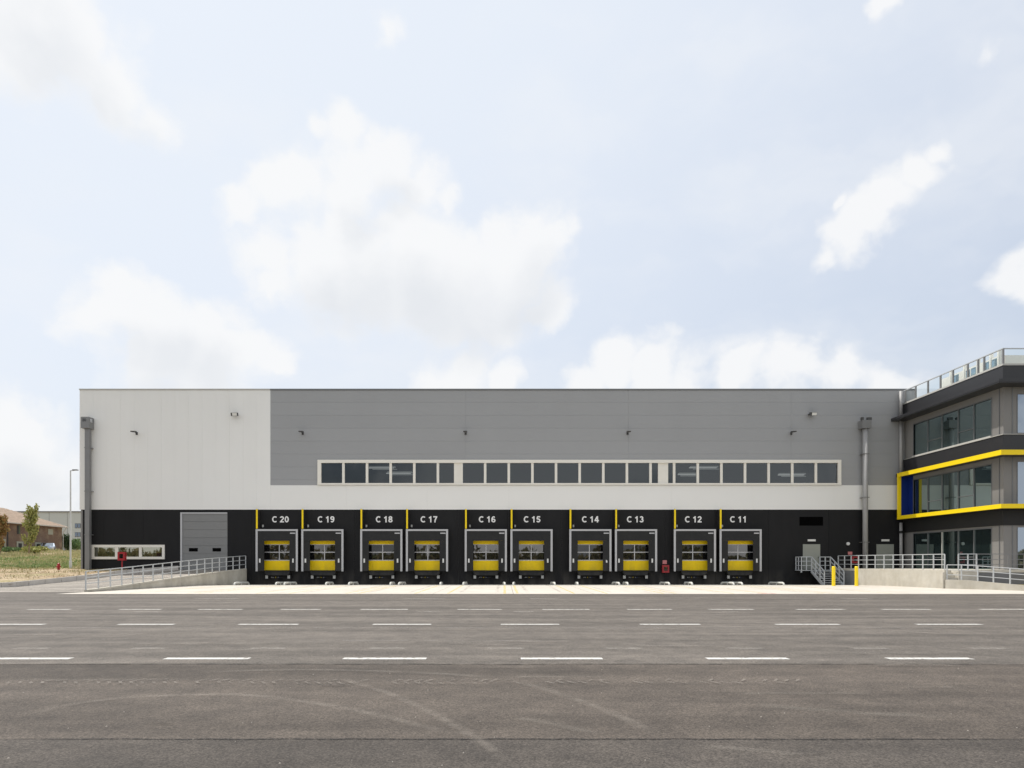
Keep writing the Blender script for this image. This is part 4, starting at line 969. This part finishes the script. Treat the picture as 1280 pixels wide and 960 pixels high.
# corner downpipe
t = thing('downpipe', (PX(1126,55.1),55.1,1.3), 'slim grey corner downpipe between the warehouse and the office block', 'downpipe')
cx = PX(1126.2,55.1)
for za_, zb_ in ((1.3,5.0),(8.98,13.2),(13.5,PZ(489,55.1))): MB().tube([(cx,55.1,za_),(cx,55.1,zb_)], .12, 12).build('pipe', M['pipe_pale'], t, smooth=True)
MB().tube([(cx,55.1,4.15),(cx,55.1,4.35)], .17, 12).build('collar', M['rubber'], t)
# glass balustrade on the roof
rl = thing('glass_balustrade', (FBX,50,14.7), 'glass balustrade with metal posts along the office roof edge', 'balustrade')
zt = 15.66; ys = [54.9,53.6,51.6,49.9,48.4,47.1,46.1,45.3,44.35]
pxs = [1131.5,1144,1159.4,1175,1190.6,1209,1222,1229.5,1252.5]
ys = [FBX*F/(p-VX) for p in pxs]; ys[-1] = 44.32
for y in ys: MB().box(FBX, FBX+.09, y-.06, y+.06, 14.7, zt).build('post', M['pipe'], rl)
for a, c in zip(ys, ys[1:]): MB().quad((FBX+.04,a-.07,14.74),(FBX+.04,c+.07,14.74),(FBX+.04,c+.07,zt-.06),(FBX+.04,a-.07,zt-.06)).build('glass_pane', M['rail_glass'], rl, fix=False)
MB().box(FBX-.01, FBX+.1, 44.28, 55.3, zt, zt+.06).build('top_rail', M['galv'], rl); MB().box(FBX+.1, EX, 44.29, 44.37, zt, zt+.06).build('top_rail', M['galv'], rl)
for k in range(10):
    xa = FBX+.2+2.4*k; MB().quad((xa,44.32,14.74),(xa+2.2,44.32,14.74),(xa+2.2,44.32,zt-.02),(xa,44.32,zt-.02)).build('glass_pane', M['rail_glass'], rl, fix=False); MB().box(xa+2.25, xa+2.33, 44.3, 44.38, 14.7, zt).build('post', M['pipe'], rl)
# glazed roof structure behind the balustrade
ph = thing('roof_pavilion', (34,48,14.6), 'low white glazed roof structure behind the office balustrade', 'roof structure')
MB().box(33.05, 35.5, 45.5, 51.6, 14.6, 15.62).build('wall', M['frame'], ph)
for y in (45.6, 46.35, 47.6, 49.0, 50.5): MB().box(33.0, 33.2, y-.07, y+.07, 14.6, 15.95).build('column', M['frame'], ph)
for y0, y1 in ((45.75,46.2),(46.5,46.9),(47.8,48.25),(48.4,48.8),(49.6,50.2)):
    MB().box(33.02, 33.06, y0, y1, 14.85, 15.5).build('window', glass('roof_pane', .3, (.6,.8,.95), body=(.12,.19,.23)) if y0 == 45.75 else bpy.data.materials['roof_pane'], ph)

# ------------------------------------------------------------------ far left: house, hall, car, trees
def tz(x, y): return bank_at(x, y)
house = thing('brick_house', (-73,95,3.1), 'old brown brick house with low tiled hip roof in the field', 'house')
M['brick'] = None
def brickmat():
    m = bpy.data.materials.new('old_brick'); m.use_nodes = True; n, l = m.node_tree.nodes, m.node_tree.links; b = n['Principled BSDF']; b.inputs['Roughness'].default_value = .9
    g = n.new('ShaderNodeNewGeometry'); s = n.new('ShaderNodeSeparateXYZ'); l.new(g.outputs['Position'], s.inputs[0]); c = n.new('ShaderNodeCombineXYZ'); a = n.new('ShaderNodeMath'); a.operation = 'ADD'; l.new(s.outputs[0], a.inputs[0]); l.new(s.outputs[1], a.inputs[1]); l.new(a.outputs[0], c.inputs[0]); l.new(s.outputs[2], c.inputs[1])
    br = n.new('ShaderNodeTexBrick'); br.inputs['Scale'].default_value = 4; br.inputs['Color1'].default_value = (.17,.105,.075,1); br.inputs['Color2'].default_value = (.115,.075,.055,1); br.inputs['Mortar'].default_value = (.22,.17,.13,1); l.new(c.outputs[0], br.inputs['Vector'])
    nn = n.new('ShaderNodeTexNoise'); nn.inputs['Scale'].default_value = .9; nn.inputs['Detail'].default_value = 8; l.new(g.outputs['Position'], nn.inputs['Vector'])
    mr = n.new('ShaderNodeMapRange'); mr.inputs[1].default_value = .45; mr.inputs[2].default_value = .65; mr.inputs[4].default_value = .8; l.new(nn.outputs['Fac'], mr.inputs[0])
    mx = n.new('ShaderNodeMix'); mx.data_type = 'RGBA'; l.new(mr.outputs[0], mx.inputs[0]); l.new(br.outputs['Color'], mx.inputs[6]); mx.inputs[7].default_value = (.25,.195,.135,1); l.new(mx.outputs[2], b.inputs['Base Color']); return m
M['brick'] = brickmat(); M['tile'] = mat('roof_tile', (.50,.40,.315), .85, var=.22, vscale=2)
HX, HY0, HY1, EZ = -68, 66, 105, 7.3
MB().box(HX-11, HX, HY0, HY1, 2.0, EZ).build('wall', M['brick'], house)
o_ = .55; rx = HX-5.5; rz1 = 9.75
ex0, ex1, ey0, ey1 = HX-11-o_, HX+o_, HY0-o_, HY1+o_
rr0, rr1 = Vector((rx, HY0+4.6, rz1)), Vector((rx, HY1-4.6, rz1)); c4 = [Vector((ex1,ey0,EZ)),Vector((ex1,ey1,EZ)),Vector((ex0,ey1,EZ)),Vector((ex0,ey0,EZ))]
b = MB(); b.quad(c4[0],c4[1],rr1,rr0).quad(c4[2],c4[3],rr0,rr1).tri(c4[1],c4[2],rr1).tri(c4[3],c4[0],rr0).quad(c4[0]-Vector((0,0,.12)),c4[3]-Vector((0,0,.12)),c4[2]-Vector((0,0,.12)),c4[1]-Vector((0,0,.12)))
roof = b.build('roof', M['tile'], house, fix=False)
# tile courses as raised ribs
b = MB()
for k in range(110):
    y = HY0+.2+k*(HY1-HY0-.4)/109; t0 = min(1, (y-ey0)/(4.6+o_), (ey1-y)/(4.6+o_)); b.bar((ex1-.02,y,EZ+.03),(ex1+(rx-ex1)*t0,y,EZ+(rz1-EZ)*t0+.03), .12, .06)
o = b.build('tile_rows', M['tile'], roof); o['kind'] = 'stuff'
MB().box(ex1-.02, ex1+.1, ey0, ey1, EZ-.14, EZ+.0).build('gutter', M['sill'], house)
MB().tube([(HX+.5,HY1+.4,EZ-.1),(HX+.1,HY1+.1,EZ-.9),(HX+.1,HY1+.1,3)], .06, 6).build('rain_pipe', M['sill'], house)
def hpt(px, py): Y = HX*F/(px-VX); return Y, PZ(py, Y)
def hwin(pa, pb, pt, pbm, m, sur=None, name='window'):
    Ya, _ = hpt(pa, pt); Yb, _ = hpt(pb, pt); z1 = PZ(pt, Ya); z0 = PZ(pbm, Ya)
    w_ = MB().box(HX-.02, HX+.03, Ya, Yb, z0, z1).build(name, m, house)
    if sur: MB().box(HX+.0, HX+.05, Ya-.3, Ya-.001, z0, z1+.25).box(HX, HX+.05, Yb+.001, Yb+.3, z0, z1+.25).box(HX, HX+.05, Ya-.001, Yb+.001, z1+.002, z1+.25).build('surround', sur, w_)
    return w_
dk = mat('dark_opening', (.02,.018,.015), .6); gr_ = mat('green_shutter', (.07,.10,.055), .7); gs = mat('grey_render', (.32,.33,.27), .8, var=.1)
hwin(21,23.2,656.5,667.5,dk); hwin(23.4,25,656.5,667.5,gr_,name='shutter'); hwin(45.3,48.3,660.5,666,dk); hwin(22.5,27,679,691,dk,gs,'doorway'); hwin(45.5,49.5,680,690,dk,gs,'doorway'); hwin(8.5,10.2,654,690,dk,name='rain_pipe'); hwin(60,66,661,668,gs,name='blind_window'); hwin(1,5,676,690,dk,gs,'doorway')
ch = P(9.2,643.5,93); MB().box(-70.2,-69.8,92.6,93.0,8.0,PZ(643,93)).build('chimney', dk, roof)

hall = thing('distant_hall', (-80,150,3), 'pale grey industrial hall far behind the brick house', 'building')
M['hall'] = mat('hall_cladding', (.46,.49,.475), .7, var=.04, vscale=.1)
hz = PZ(640.3,150); MB().box(-140, -60, 150, 200, 2, hz).build('wall', M['hall'], hall); MB().box(-140.2,-59.8,149.8,200,hz,hz+.25).build('coping', M['pipe'], hall)
for k in range(20): MB().box(-140+4*k, -139.94+4*k, 149.97, 150, 3, hz).build('wall_joint', M['pipe'], hall)
for px in (93.7, 97.3, 101, 104.6):
    for pt in (654.3, 665.3):
        w_ = MB().box(PX(px,150), PX(px+3.3,150), 149.95, 150, PZ(pt+5.8,150), PZ(pt,150)).build('window', M['mullion'], hall); MB().box(PX(px+.3,150), PX(px+3,150), 149.93, 149.95, PZ(pt+5.2,150), PZ(pt+.5,150)).build('pane', M['front_glass'], w_)
MB().box(PX(74.5,149),PX(83,149),149.2,150,3,PZ(677,149)).build('blue_door', mat('pale_blue_door', (.25,.30,.34), .5), hall)

# foliage
def leafmat(name, cols, tr=.25):
    m = bpy.data.materials.new(name); m.use_nodes = True; n, l = m.node_tree.nodes, m.node_tree.links; b = n['Principled BSDF']; out = n['Material Output']
    g = n.new('ShaderNodeNewGeometry'); cr = n.new('ShaderNodeValToRGB'); l.new(g.outputs['Random Per Island'], cr.inputs[0])
    e = cr.color_ramp.elements; e[0].color = (*cols[0], 1); e[1].color = (*cols[-1], 1)
    for i, c in enumerate(cols[1:-1]): x = cr.color_ramp.elements.new((i+1)/(len(cols)-1)); x.color = (*c, 1)
    l.new(cr.outputs[0], b.inputs['Base Color']); b.inputs['Roughness'].default_value = .7; b.inputs['Specular IOR Level'].default_value = .2
    t = n.new('ShaderNodeBsdfTranslucent'); l.new(cr.outputs[0], t.inputs[0]); mx = n.new('ShaderNodeMixShader'); mx.inputs[0].default_value = tr; l.new(b.outputs[0], mx.inputs[1]); l.new(t.outputs[0], mx.inputs[2]); l.new(mx.outputs[0], out.inputs[0]); return m
def leaves(b, c, rad, n, size, rnd=random):
    for _ in range(n):
        while True:
            v = Vector((rnd.uniform(-1,1), rnd.uniform(-1,1), rnd.uniform(-1,1)))
            if v.length < 1: break
        p = Vector(c)+Vector((v.x*rad[0], v.y*rad[1], v.z*rad[2])); s = size*rnd.uniform(.6,1.4)
        q = Euler((rnd.random()*6, rnd.random()*6, rnd.random()*6)).to_matrix(); a = q@Vector((s,0,0)); d = q@Vector((0,s*.55,0))
        b.quad(p-a, p-d, p+a, p+d)
M['leaf_yg'] = leafmat('leaf_yellow_green', [(.24,.27,.08),(.34,.35,.12),(.42,.40,.16)])
M['leaf_or'] = leafmat('leaf_orange', [(.28,.15,.06),(.38,.24,.10),(.2,.2,.07)])
M['leaf_dk'] = leafmat('leaf_dark', [(.03,.055,.03),(.05,.085,.04),(.08,.12,.05)])
M['leaf_md'] = leafmat('leaf_mid', [(.09,.15,.06),(.13,.20,.08),(.18,.24,.09)])
M['bark'] = mat('bark', (.30,.24,.17), .9, var=.2, vscale=6)
def tree(x, y, h, spread, leaf, label, cat='tree', name='poplar_tree', n=900, size=.13, group=None, low=.22):
    z = tz(x, y)-.1; t = thing(name, (x,y,z), label, cat, group); rn = random.Random(int(x*77+y))
    b = MB(); b.tube([(x,y,z),(x+.1,y,z+h*.3),(x+.25,y,z+h*.6),(x+.35,y,z+h*.95)], [.11,.085,.05,.015], 8)
    lv = MB()
    for k in range(22):
        f = low+(.95-low)*k/22; a = rn.random()*6.28; L_ = spread*(1-abs(f-.5)*.7)*rn.uniform(.5,.85); p0 = Vector((x+.35*f, y, z+h*f)); p1 = p0+Vector((math.cos(a)*L_, math.sin(a)*L_, h*.16))
        b.tube([p0, p0.lerp(p1,.5)+Vector((0,0,.1)), p1], [.03,.02,.008], 5)
        for q in (.35,.6,.85,1.0):
            p = p0.lerp(p1, q); leaves(lv, p, (.35*spread, .35*spread, .5), n//64, size, rn)
    leaves(lv, (x+.35,y,z+h*.97), (.22*spread,.22*spread,h*.09), n//16, size, rn)
    b.build('trunk', M['bark'], t, smooth=True); lv.build('crown', leaf, t, fix=False)
    return t
tree(PX(36,80), 80, PZ(638,80)-tz(-55.7,80)+.1, .85, M['leaf_yg'], 'slender yellow green young tree in front of the brick house', n=1500)
tree(PX(-1,78), 78, PZ(648,78)-tz(-57,78), .9, M['leaf_or'], 'young tree with rust tinted leaves at the left picture edge', n=1300)
def bush(x, y, w, h, leaf, label, n=500, size=.16, name='shrub', cat='shrub', group='shrubs before the distant hall'):
    z = tz(x, y); t = thing(name, (x,y,z), label, cat, group); rn = random.Random(int(x*31+y)); b = MB(); lv = MB()
    for k in range(6):
        a = rn.random()*6.28; p = Vector((x+math.cos(a)*w*.35, y+math.sin(a)*w*.3, z+h*rn.uniform(.4,.75))); b.tube([(x,y,z-.1), p], [.05,.02], 5)
        leaves(lv, p, (w*.38,w*.38,h*.33), n//6, size, rn)
    b.build('stem', M['bark'], t); lv.build('foliage', leaf, t, fix=False)
bush(PX(82.5,112),112,1.1,3.0,M['leaf_dk'],'tall narrow dark shrub left of the lamp post', name='cypress', n=900)
bush(PX(91,115),115,2.6,2.1,M['leaf_md'],'round green shrub right of the lamp post', n=900)
bush(PX(99.5,118),118,3.0,2.7,M['leaf_md'],'taller green shrub touching the warehouse edge', n=900)
bush(PX(44,88),88,2.0,.8,M['leaf_yg'],'low yellow green shrub at the foot of the slender tree', n=800, group=None)
bush(PX(15,86),86,1.6,.7,M['leaf_md'],'low green shrub before the left house doorway', n=600, group=None)
bush(PX(38,84),84,1.6,.9,M['leaf_yg'],'small pale shrub between the slender tree and its trunk foot', n=400, group=None)
MB_ = MB(); 
fw = thing('garden_wall', (PX(98,110),110,3), 'low brown wall behind the green shrubs beside the warehouse', 'wall')
MB().box(PX(86,121),PX(112,121),121,121.3,2.5,PZ(688,121)).build('brick_face', M['brick'], fw)
# grass: one mass of blades and weeds
M['grass'] = leafmat('grass_blades', [(.30,.33,.14),(.44,.42,.22),(.56,.48,.30),(.27,.32,.13)], .2)
b = MB(); rn = random.Random(3)
for _ in range(26000):
    y = 56.5+rn.random()**1.3*38; x = rn.uniform(-.79, -.575)*y
    dens_ = math.sin(x*.9+y*.35)+math.sin(x*.31-y*.8)
    if dens_ < -.1 and rn.random() < .8: continue
    if x > L0-.6 and y > FY-1: continue
    z = tz(x, y)-.03; hgt = rn.uniform(.12,.38)*(1.35 if dens_ > .5 else .8); w = rn.uniform(.03,.07); a = rn.random()*3.14; lx_, ly_ = rn.uniform(-.15,.15), rn.uniform(-.15,.15)
    b.tri((x-math.cos(a)*w,y-math.sin(a)*w,z),(x+math.cos(a)*w,y+math.sin(a)*w,z),(x+lx_,y+ly_,z+hgt))
tag(b.build('grass', M['grass'], fix=False), 'rough dry and green grass growing over the field', 'grass', kind='stuff')
b = MB()
for _ in range(130):
    y = 58+rn.random()**1.6*14; x = -.69*y+rn.gauss(0,.06)*y
    if x > L0-.8: continue
    leaves(b, (x,y,tz(x,y)+.12), (rn.uniform(.4,1.1),rn.uniform(.3,.7),.22), 60, .09, rn)
tag(b.build('weeds', leafmat('weed_leaf', [(.17,.24,.09),(.24,.31,.12),(.32,.35,.16)]), fix=False), 'patches of low green weeds among the dry grass', 'weeds', kind='stuff')
b = MB()
for _ in range(2200):
    x = rn.uniform(-52,-28.5); ky = kz(x)[0]; y = ky+.5+rn.random()**.6*(57-ky)
    if x > L0-.4 and y > 54.8: continue
    z = tz(x,y)-.01; w = rn.uniform(.015,.04); b.tri((x-w,y,z),(x+w,y,z),(x+rn.uniform(-.1,.1),y,z+rn.uniform(.05,.18)))
tag(b.build('dry_stalks', leafmat('dry_stalk', [(.38,.30,.16),(.3,.27,.12)]), fix=False), 'sparse dry stalks on the bare earth bank', 'grass', kind='stuff')

# parked car beyond the grass
def car(x, y, z, yaw, label):
    t = thing('parked_car', (x,y,z), label, 'car'); paint = mat('car_paint_silver_blue', (.36,.42,.52), .25, metal=.3, coat=.6); cg = glass('car_glass', .3, (.8,.9,1), body=(.02,.03,.04))
    prof = [(-2.0,.35),(-2.05,.6),(-1.95,.85),(-1.1,.98),(-.45,1.42),(.9,1.47),(1.75,1.05),(1.95,.95),(2.0,.5),(1.95,.3)]
    b = MB(); n = len(prof)
    for s, k in ((-.84,.0),(-.78,1),(.78,1),(.84,0)):
        for px_, pz_ in prof: w = s*(1-.16*max(0,(pz_-.95)/.5)); b.v.append((px_, w, pz_))
    for j in range(3):
        for i in range(n): a = j*n+i; c = j*n+(i+1) % n; b.f.append((a, c, c+n, a+n))
    b.f += [tuple(range(n)), tuple(range(3*n, 4*n))[::-1]]
    b.build('body', paint, t, world=False)
    for s in (-1,1):
        MB().quad((-1.0,s*.80,.98),(-.45,s*.725,1.36),(.1,s*.72,1.4),(.1,s*.80,.98)).build('window', cg, t, world=False); MB().quad((.16,s*.80,.98),(.16,s*.72,1.4),(.85,s*.725,1.38),(1.5,s*.80,1.0)).build('window', cg, t, world=False)
        MB().box(-2.04,-1.94,s*.62-.14,s*.62+.14,.62,.76).build('headlight', M['lamp_pale'], t, world=False)
        for wx in (-1.25,1.25):
            w_ = MB().tube([(wx,s*.68,.31),(wx,s*.87,.31)], .31, 18).build('wheel', M['rubber'], t, world=False); MB().tube([(wx,s*.86,.31),(wx,s*.885,.31)], .18, 12).build('rim', M['trim'], w_, world=False)
    MB().quad((-1.08,-.70,1.0),(-1.08,.70,1.0),(-.5,.64,1.41),(-.5,-.64,1.41)).build('windscreen', cg, t, world=False)
    MB().quad((.95,-.64,1.46),(.95,.64,1.46),(1.72,.70,1.08),(1.72,-.70,1.08)).build('rear_window', cg, t, world=False)
    t.rotation_euler = (0,0,yaw); return t
cy = 100; car(PX(60.5,cy), cy, tz(-60,cy)-.12, R(120), 'silver blue car parked by the brick house behind the grass')

# wood on the far side of the yard, behind the viewer (seen only as reflections)
b = MB(); rn = random.Random(11)
for k in range(170):
    x = -190+2.6*k+rn.uniform(-1,1); hh = rn.uniform(3.5,8.5); 
    leaves(b, (x, -78+rn.uniform(-5,5), hh*.45), (2.6,2.4,hh*.5), 130, .75, rn)
tag(b.build('tree_belt', leafmat('belt_leaf', [(.10,.12,.04),(.22,.20,.09),(.3,.24,.13)]), fix=False), 'belt of trees far across the yard behind the viewer', 'wood', kind='stuff')
